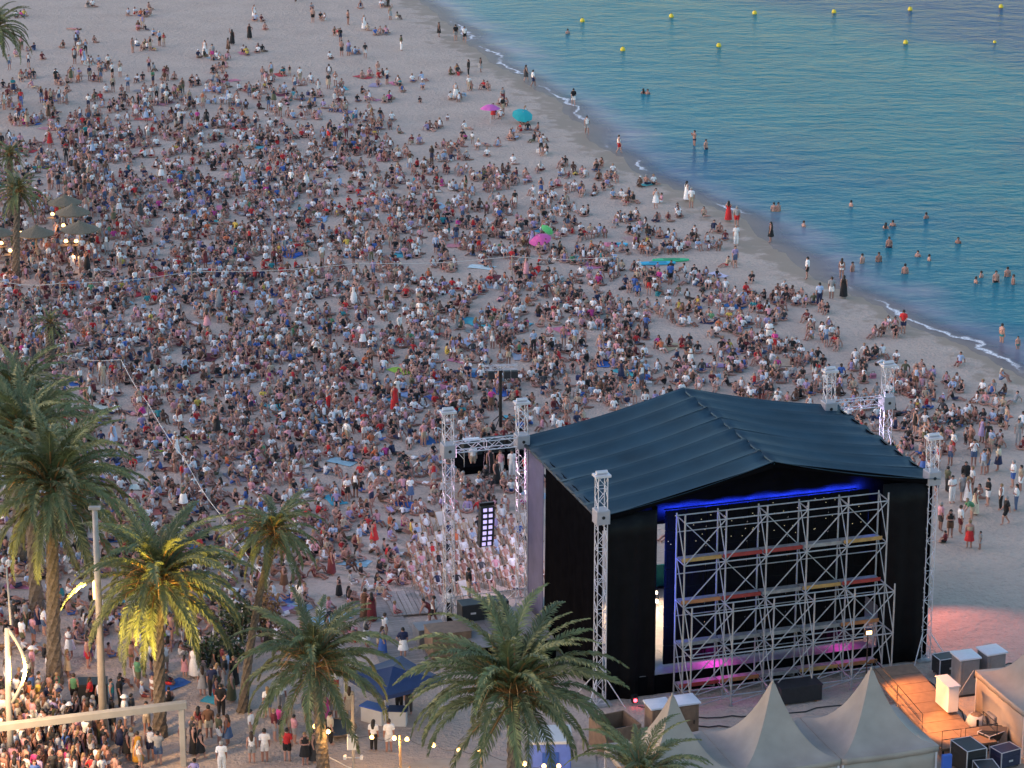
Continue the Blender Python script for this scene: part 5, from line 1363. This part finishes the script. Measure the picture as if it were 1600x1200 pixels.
for (x, y, ps, tp, tcx, bt_, bcx, hr, lg, fc, sz, lab) in MAN:
    p = P(x, y); taken.append((p.x, p.y))
    o = dict(skin=prng.choice(SKINS[:5]), hair=hr, long=bool(lg), hat=('white' if 'shorts and cap' in lab else None), top=tp, tc=tcx, bot=bt_, bc=bcx)
    zz = None
    if 'subwoofers' in lab: zz = 1.12
    if shore_d(np.array([p.x]), np.array([p.y]))[0] > 0: zz = gz(p.x, p.y)
    person(p.x, p.y, face(p.x, p.y, fc) + prng.uniform(-.3, .3), ps, o, sz, zz, lab)
SWIM = [(887, 52), (1005, 146), (1012, 147), (1085, 227), (1103, 233), (1209, 330), (1216, 330), (1330, 322), (1256, 354), (1384, 357), (1395, 353), (1447, 341), (1389, 387), (1497, 380), (1332, 424), (1347, 411), (1373, 409), (1414, 427), (1434, 401), (1452, 407), (1525, 442), (1533, 433), (1556, 441), (1574, 432), (1583, 444), (1565, 535), (1590, 545)]
SLAB = ['lone swimmer nearest the top of the sea', 'swimmer nearer the beach of the pair below the buoys', 'swimmer farther out of the pair below the buoys', 'slim bather in knee deep water with arms low, nearer the beach', 'bather in waist deep water beside the slim one', 'bather nearer the beach of the pair off the red dress', 'bather farther out of the pair off the red dress', 'lone swimmer off the red dress, farther out than the pair', 'lone swimmer close to the black dress at the water edge',
        'swimmer nearer the beach of the middle pair', 'swimmer farther out of the middle pair', 'lone swimmer with low head beyond the middle pair', 'broad bather standing waist deep below the middle pair', 'lone swimmer far out beyond the broad bather', 'bather close to the foam line by the white bikini', 'bather second from the foam line by the white bikini', 'bather third from the foam line by the white bikini', 'bather standing chest deep between the foam and the far group',
        'swimmer in the middle of open water, nearer the beach', 'swimmer in the middle of open water, beside another head', 'bather of the far group nearest the beach', 'bather of the far group farther up', 'largest bather in the middle of the far group', 'bather of the far group second farthest out', 'bather of the far group farthest out', 'wader in teal trunks standing by the foam', 'small wader in teal trunks at the edge of the sea']
for i, (x, y) in enumerate(SWIM):
    p = P(x, y, WZ); d_ = float(shore_d(np.array([p.x]), np.array([p.y]))[0]); dep = .0 + max(0, d_) * .05
    sink = 1.28 if y < 325 or i in (7, 8, 9, 10, 11, 13, 18, 19, 20, 21) else 1.0
    if i in (3, 25, 26): sink = .35
    if i in (4, 12, 22): sink = .85
    o = dict(skin=prng.choice(SKINS[:5]), hair=prng.choice(['dark', 'dark', 'brown']), long=i in (9, 1), hat=None, top=None, tc='white', bot='swim', bc='teal' if i > 24 else prng.choice(['black', 'navy', 'yellow']))
    person(p.x, p.y, prng.uniform(0, 6.28), UPP if i in (3,) else ST, o, .75 if i == 26 else 1.03, WZ - sink, SLAB[i], 'bathers in the sea')

# deck chairs in rows facing the stage
dcf = MB()
for sx in (-1, 1):
    x = sx * .29
    dcf.bar((x, -.30, .36), (x, .40, 1.05), .022, 5); dcf.bar((x, -.30, .36), (x, -.34, .0), .02, 5)
dcm = dcf.bar((-.29, .40, 1.05), (.29, .40, 1.05), .022, 5).bar((-.29, -.30, .36), (.29, -.30, .36), .022, 5)
dc_frame = dcm.mesh('frame', M['palewood'])
dc_leg = MB().bar((0, .28, .80), (0, -.15, 0), .022, 5).bar((0, .02, .62), (0, .55, 0), .02, 5).mesh('leg', M['palewood'])
dc_sling = MB().grid(lambda i, j: ((i - .5) * .54, -.30 + .70 * j, .36 + .69 * j - .16 * math.sin(math.pi * min(1, j * 1.25)) * (1 if j < .8 else 1)), 3, 10).mesh('canvas_sling', M['canvas'], True)
ORD = ['first', 'second', 'third', 'fourth', 'fifth', 'sixth', 'seventh', 'eighth', 'ninth', 'tenth', 'eleventh', 'twelfth', 'thirteenth', 'fourteenth', 'fifteenth', 'sixteenth', 'seventeenth', 'eighteenth', 'nineteenth', 'twentieth']
def ordw(k):
    if k < 20: return ORD[k]
    tens = ['', '', 'twenty', 'thirty', 'forty', 'fifty', 'sixty', 'seventy', 'eighty', 'ninety']
    a, b_ = divmod(k + 1, 10); pre = '' if a < 10 else 'hundred '
    a %= 10
    if a < 2: return pre + ORD[(k + 1) % 100 - 1]
    return pre + (tens[a][:-1] + 'ieth' if b_ == 0 else tens[a] + '-' + ORD[b_ - 1])
chairs_people = []
for r_ in range(8):
    kk = 0
    for c_ in range(13):
        u = -6.6 + c_ * .98 + rnd.uniform(-.07, .07); v = 15.6 + r_ * 1.62 + rnd.uniform(-.1, .1) + max(0, -u - 2) * .25
        p = W(u, v); X, Y, _ = pix(p.x, p.y, .5)
        if X > 848 or X < 640 or (r_ > 5 and rnd.random() < .3) or (r_ == 0 and rnd.random() < .45): continue
        th = math.atan2(UY + .12, UX) + rnd.uniform(-.14, .14)
        t = thing('deck_chair', p, th, f'white canvas deck chair, {ordw(kk)} from the aisle in the {ordw(r_)} row from the stage', 'deck chair', 'white deck chairs facing the stage'); kk += 1
        obj('frame', dc_frame, t); obj('leg', dc_leg, t, (.31, 0, 0)); obj('leg', dc_leg, t, (-.31, 0, 0)); obj('canvas_sling', dc_sling, t)
        if rnd.random() < .92: chairs_people.append((p.x, p.y, th))

# the crowd: where people sit, from the density seen in the photograph (people per square metre, on a 100 by 50 pixel grid)
DROW = {0: [.01, .01, .01, .01, .01, .015, .02, .005], 50: [.02, .02, .02, .015, .015, .03, .03, .005], 100: [.08, .05, .04, .03, .03, .05, .03, .02], 150: [.16, .14, .18, .25, .25, .2, .10, .06, .03], 200: [.35, .42, .48, .5, .4, .4, .3, .12, .10, .01],
        250: [.55, .6, .6, .6, .6, .5, .4, .15, .12, .04], 300: [.7, .8, .8, .75, .7, .65, .6, .5, .4, .25, .02], 350: [.8, .85, .8, .8, .8, .75, .7, .6, .55, .4, .3, .10], 400: [.9, .9, .85, .85, .85, .8, .75, .65, .6, .5, .45, .3, .05],
        450: [1, 1, 1, .95, .9, .85, .7, .6, .5, .38, .3, .3, .15], 500: [1, 1, .95, .9, .9, .8, .65, .6, .5, .42, .45, .42, .35, .12, .02], 550: [.85, .85, .75, .75, .75, .75, .65, .6, .55, .5, .5, .5, .42, .3, .12, .02],
        600: [.6, .6, .55, .6, .7, .75, .7, .6, .6, .5, .5, .5, .5, .45, .4, .2, .03], 650: [.5, .5, .5, .6, .7, .8, .75, .7, .6, .5, .5, .5, .5, .5, .5, .45, .15], 700: [.5, .5, .5, .65, .8, .85, .85, .7, .6, .5, .5, .5, .5, .45, .45, .4, .35],
        750: [.5, .5, .6, .7, .9, 1, 1, .8, .5, .4, .4, .4, .4, .35, .2, .08, .03], 800: [.5, .5, .6, .75, .9, 1.1, 1.1, .7, .5, .5, .5, .4, .2, .1, .05, .01], 850: [.5, .5, .6, .7, .8, .9, 1.0, .5, .5, .5, .5], 900: [.4, .5, .5, .6, .65, .6, .5, .12, 0],
        950: [.35, .4, .4, .45, .4, .3, .03], 1000: [.3, .35, .3, .25, .3, .10, .03], 1050: [.2, .2, .2, .15, .2, .06, .02], 1100: [.35, .15, .12, .06, .1, .03], 1150: [2.4, 1.5, .06, .03, .03, .01], 1200: [3, 2.4, .2, .02, .02], 1250: [3, 2.4, .1]}
DT = np.zeros((26, 17))
for k, v in DROW.items(): DT[k // 50, :len(v)] = v
def dens(px, py):
    gx = np.clip(px / 100, 0, 15.999); gy = np.clip(py / 50, 0, 24.999)
    i, j = gx.astype(int), gy.astype(int); fx, fy = gx - i, gy - j
    return (DT[j, i] * (1 - fx) + DT[j, i + 1] * fx) * (1 - fy) + (DT[j + 1, i] * (1 - fx) + DT[j + 1, i + 1] * fx) * fy
def in_poly(x, y, poly):
    c = False
    for (ax, ay), (bx, by) in zip(poly, poly[1:] + poly[:1]):
        if (ay > y) != (by > y) and x < (bx - ax) * (y - ay) / (by - ay) + ax: c = not c
    return c
HID = [(815, 690), (1063, 620), (1293, 640), (1440, 745), (1440, 1030), (1100, 1110), (940, 1095), (850, 960), (850, 745)]
NG = 60000
gx_ = nr.uniform(-62, 62, NG); gy_ = nr.uniform(100, 365, NG)
zc_ = 0 - H; dep_ = gy_ * CP - zc_ * SP; pX = 800 + F * gx_ / dep_; pY = 600 - F * (gy_ * SP + zc_ * CP) / dep_
clump = .5 + .5 * np.sin(gx_ * .55 + 1.7 * np.sin(gy_ * .31)) * np.sin(gy_ * .42 + 1.2 * np.sin(gx_ * .37 + 2)) 
clump2 = .5 + .5 * np.sin(gx_ * 1.3 + gy_ * .4) * np.sin(gy_ * 1.05 - gx_ * .3)
area = 124 * 265 / NG
dd = dens(pX, pY)
MULT = .95
dd = dd * np.where((pX > 950) & (pX < 1600) & (pY > 380) & (pY < 720), 1.45, 1.0)
near = np.clip((pY - 420) / 200, 0, 1) * (pX < 1000)
prob = dd * area * MULT * (1 + .55 * near) * (.25 + .25 * near + .95 * clump * (1 - .3 * near) + .55 * clump2)
ok = (nr.random(NG) < np.where(dd > .9, dd * area * MULT, prob)) & (pX > -25) & (pX < 1625) & (pY > 2) & (pY < 1250) & (shore_d(gx_, gy_) < -1.2)
cell = {}
def free(x, y, r_):
    ci, cj = int(x // 1), int(y // 1)
    for a in (-1, 0, 1):
        for b_ in (-1, 0, 1):
            for (qx, qy) in cell.get((ci + a, cj + b_), ()):
                if (qx - x) ** 2 + (qy - y) ** 2 < r_ * r_: return False
    return True
def put(x, y): cell.setdefault((int(x // 1), int(y // 1)), []).append((x, y))
for x, y in taken: put(x, y)
for x, y, _ in chairs_people: put(x, y)
crowd = []
def blocked(x, y, X, Y):
    u, v = uv_of(x, y)
    if -1.0 < u < 19.5 and -3.5 < v < 13.2: return True
    if -5.2 < u < 0 and 5.5 < v < 13: return True
    if -7.0 < u < 8 and 15.0 < v < 29 and X > 655: return True
    if u > -3 and v < -3.4: return True
    if in_poly(X, Y, HID) and not (1030 < X < 1056 and 795 < Y < 890): return True
    if 965 < X < 1095 and 398 < Y < 420 or 930 < X < 990 and 374 < Y < 392: return True
    if abs(x - mr_p.x - .3) < 3.2 and -1 < y - mr_p.y < 5.2: return True
    if math.hypot(x - gz_c.x, y - gz_c.y) < 2.2: return True
    return False
def add_person(x, y, X, Y, spread=.25):
    right = X > 1440 and Y > 690
    if Y > 1085 and X < 200: st_p = .97
    elif Y > 1000: st_p = .70
    elif right: st_p = .6
    elif X < 190 and Y < 430: st_p = .25
    elif Y < 200: st_p = .20
    else: st_p = .035
    if rnd.random() < st_p: ps = rnd.choices([ST, FO, HI, UPP, WK, BK, RA], [34, 18, 12, 10, 8, 14, 2 if Y < 1000 else 0])[0]
    else: ps = rnd.choices([CL, KN, LB, SD, LY], [34, 34, 15, 17, 3])[0]
    th = face(x, y, 'S') + rnd.gauss(0, spread + .15)
    if rnd.random() < .09: th += rnd.uniform(1, 5)
    of_ = outfit()
    if ps in SEATED or ps == LY:
        if of_['top'] == 'longdress': of_['top'] = 'dress'
        if of_['bot'] == 'skirt' or of_['bot'] == 'trousers' and rnd.random() < .5: of_['bot'] = 'shorts'
    crowd.append((x, y, th, ps, of_, rnd.uniform(.89, 1.03) * (.7 if rnd.random() < .06 else 1)))
for k in np.nonzero(ok)[0]:
    x, y, X, Y = gx_[k], gy_[k], pX[k], pY[k]
    if blocked(x, y, X, Y): continue
    big = Y > 1085 and X < 210
    if not free(x, y, .42 if big else .55): continue
    put(x, y); add_person(x, y, X, Y)
    # friends share a towel
    if not big and rnd.random() < .60:
        for _ in range(rnd.randint(1, 3)):
            a = rnd.uniform(0, 6.28); r2 = rnd.uniform(.6, 1.0); x2, y2 = x + r2 * math.cos(a), y + r2 * math.sin(a)
            X2, Y2, _d = pix(x2, y2)
            if free(x2, y2, .55) and not blocked(x2, y2, X2, Y2) and shore_d(np.array([x2]), np.array([y2]))[0] < -1: put(x2, y2); add_person(x2, y2, X2, Y2)
for _ in range(2600):
    X, Y = rnd.uniform(-15, 185), rnd.uniform(1095, 1235)
    if Y < 1128 and X > 95 or X > 120 + (Y - 1095) * .55: continue
    p = P(X, Y)
    if free(p.x, p.y, .46): put(p.x, p.y); add_person(p.x, p.y, X, Y)
for x, y, th in chairs_people: crowd.append((x, y, th, DC, outfit(), rnd.uniform(.95, 1.05)))
HGT = {p: max(v[2] for v in j.values()) for p, j in POSES.items()}
def size_px(c): return HGT[c[3]] * c[5] * F / pix(c[0], c[1])[2]
def shown(c):
    X, Y, _ = pix(c[0], c[1]); return 4 < X < 1596 and Y < 1215 and Y > 10
crowd.sort(key=lambda c: -size_px(c) if shown(c) else 0)
NIND = 305 - len(MAN) - len(SWIM)
for (x, y, th, ps, o, sz) in crowd[:NIND]: person(x, y, th, ps, o, sz)
print('crowd', len(crowd), 'individuals', NIND)

# the rest of the crowd is one object: each figure a small jointed body with clothes and hair of its own colours
LOD = {}
def lod(ps, long_, skirt):
    k = (ps, long_, skirt)
    if k not in LOD:
        me = body_mesh(ps, 0); me.calc_loop_triangles()
        v = np.empty(len(me.vertices) * 3); me.vertices.foreach_get('co', v); v = v.reshape(-1, 3)
        t = np.empty(len(me.loop_triangles) * 3, np.int32); me.loop_triangles.foreach_get('vertices', t); t = t.reshape(-1, 3)
        reg, tt = seg_regions(POSES[ps], v[t].mean(1))
        bpy.data.meshes.remove(me)
        ex = [(hair_geo(ps, long_, 7, 3), -1)]
        if skirt:
            g = skirt_geo(ps, skirt == 2)
            if g: ex.append((g, -2))
        for g, code in ex:
            m2 = g.mesh('tmp'); m2.calc_loop_triangles()
            v2 = np.empty(len(m2.vertices) * 3); m2.vertices.foreach_get('co', v2); t2 = np.empty(len(m2.loop_triangles) * 3, np.int32); m2.loop_triangles.foreach_get('vertices', t2)
            t = np.concatenate([t, t2.reshape(-1, 3) + len(v)]); v = np.concatenate([v, v2.reshape(-1, 3)])
            reg = np.concatenate([reg, np.full(len(t2) // 3, code)]); tt = np.concatenate([tt, np.zeros(len(t2) // 3)])
            bpy.data.meshes.remove(m2)
        LOD[k] = (v, t, reg, tt)
    return LOD[k]
COVC = {}
def cov_mask(key, g, reg, tt):
    if (key, g) not in COVC: COVC[(key, g)] = np.array([r >= 0 and covers(g, RN[r], t) for r, t in zip(reg, tt)])
    return COVC[(key, g)]
AV, AT, AC, nb = [], [], [], 0
for (x, y, th, ps, o, sz) in crowd[NIND:]:
    sk = 2 if o['top'] == 'longdress' else 1 if o['top'] == 'dress' or o['bot'] == 'skirt' else 0
    key = (ps, o['long'], sk); v, t, reg, tt = lod(*key)
    c, s = math.cos(th), math.sin(th)
    wv3 = np.stack([(v[:, 0] * c - v[:, 1] * s) * sz + x, (v[:, 0] * s + v[:, 1] * c) * sz + y, v[:, 2] * sz + .0], 1)
    col = np.tile(np.array(o['skin']), (len(t), 1))
    for g, cc in ((o['top'], o['tc']), (o['bot'], o['bc'])):
        if g: col[cov_mask(key, g, reg, tt)] = np.array(COLS[cc]) * rnd.uniform(.8, 1.1)
    col[reg == -1] = HAIRS[o['hair']] if not o['hat'] else COLS[o['hat']]
    if sk: col[reg == -2] = np.array(COLS[o['bc'] if o['bot'] == 'skirt' else o['tc']])
    AV.append(wv3); AT.append(t + nb); AC.append(col); nb += len(v)
AV, AT, AC = np.concatenate(AV), np.concatenate(AT), np.concatenate(AC)
me = bpy.data.meshes.new('crowd')
me.vertices.add(len(AV)); me.vertices.foreach_set('co', AV.astype(np.float32).ravel())
me.loops.add(AT.size); me.loops.foreach_set('vertex_index', AT.astype(np.int32).ravel())
me.polygons.add(len(AT)); me.polygons.foreach_set('loop_start', np.arange(0, AT.size, 3, dtype=np.int32))
me.polygons.foreach_set('use_smooth', np.ones(len(AT), bool)); me.update(calc_edges=True)
a_ = me.attributes.new('dye', 'FLOAT_VECTOR', 'FACE'); a_.data.foreach_set('vector', AC.astype(np.float32).ravel())
mc = bpy.data.materials.new('crowd_cloth'); mc.use_nodes = True
n, l = nodes(mc); at = n.new('ShaderNodeAttribute'); at.attribute_name = 'dye'
l.new(at.outputs['Color'], n['Principled BSDF'].inputs['Base Color']); n['Principled BSDF'].inputs['Roughness'].default_value = .75
me.materials.append(mc)
tag(obj('crowd', me), 'dense crowd of seated and standing people farther up the beach', 'crowd', kind='stuff')
print('crowd triangles', len(AT))

# ------------------------------------------------------------------ towels and bags among the crowd
TOW = [('pale blue', (.30, .42, .56)), ('turquoise', (.06, .36, .44)), ('blue', (.04, .14, .42)), ('red', (.50, .05, .06)), ('pink', (.55, .20, .28)), ('white', (.62, .62, .62)), ('grey', (.22, .22, .24)), ('navy', (.03, .04, .12)), ('lilac', (.34, .28, .46)), ('coral', (.60, .16, .12)), ('maroon', (.16, .03, .05)), ('sand coloured', (.40, .32, .24)), ('lime', (.38, .50, .06))]
TWM = []
for k in range(4):
    ph = k * 1.7
    TWM.append(MB().grid(lambda i, j, ph=ph: ((i - .5) * .95 + .03 * math.sin(j * 9 + ph), (j - .5) * 1.75 + .03 * math.sin(i * 7 + ph), .035 + .02 * math.sin(i * 8 + ph) * math.sin(j * 11 + ph)), 5, 8).mesh('beach_towel', M['towel'], True))
TOWELS, BAGS = [], []
spots = [c for c in crowd if c[3] in SEATED and c[3] != DC and 60 < pix(c[0], c[1])[1] < 1120]
rnd.shuffle(spots)
bag_body = MB().cbox(-.22, .22, -.13, .13, 0, .34, .05).mesh('bag_body', M['canopy'])
bag_flap = MB().cbox(-.2, .2, -.155, -.131, .12, .30, .01).mesh('pocket', M['canopy'])
bag_strap = MB().path([(-.12, 0, .33), (-.1, 0, .5), (.1, 0, .5), (.12, 0, .33)], .018, 4).mesh('strap', M['steelblk'])
for k, c in enumerate(spots[:300]):
    nm, col = rnd.choices(TOW, [22, 14, 9, 5, 8, 14, 7, 5, 8, 4, 3, 7, 3])[0]
    a = rnd.uniform(0, 6.28); x, y = c[0] + .35 * math.cos(a), c[1] + .35 * math.sin(a)
    if k < 255:
        o = obj('beach_towel', TWM[k % 4], None, (x, y, gz(x, y)), c[2] + rnd.uniform(-.6, .6), rnd.uniform(.95, 1.25)); o.color = (*[v * rnd.uniform(.85, 1.1) for v in col], 1)
        TOWELS.append((o, x, y, nm))
    else:
        x, y = c[0] + .75 * math.cos(a), c[1] + .75 * math.sin(a)
        o = thing('beach_bag', (x, y, gz(x, y)), a, None, 'bag', 'bags lying in the crowd')
        q = obj('bag_body', bag_body, o); q.color = (*col, 1); q = obj('pocket', bag_flap, o); q.color = (*[v * .6 for v in col], 1); obj('strap', bag_strap, o)
        BAGS.append((o, x, y, nm))

# ------------------------------------------------------------------ dog, pushchair heap
dg_p = P(9, 1024)
dgt = thing('dog', dg_p, R(60), 'brown dog standing on the sand beyond the bow armed lamp', 'dog')
jd = [(0, .32, .55), (0, 0, .54), (0, -.30, .56), (0, -.42, .66), (0, -.52, .74), (0, -.68, .70), (.10, -.28, .38), (.10, -.30, .20), (.10, -.32, .03), (-.10, -.28, .38), (-.10, -.30, .20), (-.10, -.32, .03), (.10, .32, .40), (.10, .26, .27), (.10, .38, .20), (.10, .33, .03), (-.10, .32, .40), (-.10, .26, .27), (-.10, .38, .20), (-.10, .33, .03), (0, .48, .52), (0, .62, .40)]
je = [(0, 1), (1, 2), (2, 3), (3, 4), (4, 5), (2, 6), (6, 7), (7, 8), (2, 9), (9, 10), (10, 11), (0, 12), (12, 13), (13, 14), (14, 15), (0, 16), (16, 17), (17, 18), (18, 19), (0, 20), (20, 21)]
jr = [.12, .12, .14, .09, .085, .045, .06, .04, .035, .06, .04, .035, .08, .055, .035, .035, .08, .055, .035, .035, .03, .015]
me = bpy.data.meshes.new('dog_body'); me.from_pydata(jd, je, []); o = obj('dog_body', me)
o.modifiers.new('skin', 'SKIN').use_smooth_shade = True; o.modifiers.new('sub', 'SUBSURF').levels = 1
for i, r_ in enumerate(jr): me.skin_vertices[0].data[i].radius = (r_, r_)
me.skin_vertices[0].data[0].use_root = True
m2 = bpy.data.meshes.new_from_object(o.evaluated_get(bpy.context.evaluated_depsgraph_get())); bpy.data.objects.remove(o)
m2.materials.clear(); m2.materials.append(M['dog']); obj('body', m2, dgt)
for sx in (-1, 1): MB().add([(sx * .05, -.47, .80), (sx * .11, -.49, .72), (sx * .04, -.53, .78), (sx * .07, -.45, .74)], [(0, 1, 2), (0, 3, 1), (1, 3, 2), (0, 2, 3)]).build('ear', M['dog'], dgt)
crate(P(146, 1097), R(5), 1.5, 1.0, 1.15, M['case'], 'black covered trolley standing by the lamp pole, behind the sage vest')

# ------------------------------------------------------------------ labels that single each one out
LM = [('the leaning palm', P(378, 1112)), ('the lit street lamp', P(163, 1165)), ('the bow armed lamp', P(19, 1206)), ('the yellow frond palm', P(250, 1150)), ('the thick palm trunk', P(85, 1068)), ('the bulb lit palm', P(500, 1200)), ('the blue gazebo', gz_c), ('the boardwalk', P(600, 975)),
      ('the outer tower', W(-4.65, 12)), ('the deck chairs', W(-4, 21)), ('the speaker mast', dm_p), ('the seaward tower', W(18.45, .1)), ('the farthest seaward tower', W(21.6, 12.6)), ('the goal frame post', fr_r), ('the red long dress', P(617, 642)), ('the short brown green palm', P(78, 578)), ('the bright green palm', P(25, 432)),
      ('the thatched parasols', P(115, 375)), ('the paddle boards', P(1035, 412)), ('the pink parasol', P(846, 386)), ('the magenta parasol', P(766, 193)), ('the far upper palm', P(0, 176)), ('the long rope', P(560, 442)), ('the diagonal rope', P(290, 745)), ('the waterline', P(1230, 420)), ('the mixing riser', mr_p)]
def landmark(x, y):
    return min(((math.hypot(x - p.x, y - p.y), nme) for nme, p in LM))
def assign(items, make):
    by = {}
    for it in items:
        d, nme = landmark(it[1], it[2]); by.setdefault(make(it, nme), []).append((d, it))
    for (head, tail), lst in by.items():
        lst.sort(key=lambda q: q[0])
        for k, (d, it) in enumerate(lst):
            it[0]['label'] = (head + ' ' + ('nearest ' if k == 0 else ordw(k) + ' nearest ') + tail) if len(lst) > 1 else head + ' near ' + tail
SHORT = {ST: 'standing', FO: 'arms folded', HI: 'hand on hip', UPP: 'hands up', WK: 'walking', BK: 'hands behind', RA: 'arm raised', BE: 'bending', CL: 'cross-legged', KN: 'knees up', LB: 'leaning back', SD: 'sitting sideways', DC: 'in deck chair', LY: 'lying'}
TN = {'tee': 'tee', 'long': 'long sleeves', 'tank': 'vest', 'bikini': 'bikini', 'dress': 'short dress', 'longdress': 'long dress'}
def plabel(it, nme):
    _, x, y, ps, o = it
    t_ = (o['tc'] + ' ' + TN[o['top']]) if o['top'] else 'no shirt'
    b_ = (', ' + o['bc'] + ' ' + {'shorts': 'shorts', 'trousers': 'trousers', 'swim': 'trunks', 'skirt': 'skirt'}[o['bot']]) if o['bot'] and o['top'] != 'bikini' else ''
    return (f"{o['hair']}-haired person, {t_}{b_}, {SHORT[ps]},", nme)
assign(PEOPLE, plabel)
assign(TOWELS, lambda it, nme: (f'{it[3]} towel spread on the sand,', nme))
for o, x, y, nm in TOWELS: tag(o, None, 'towel', 'towels spread among the crowd')
assign(BAGS, lambda it, nme: (f'{it[3]} beach bag with dark strap,', nme))
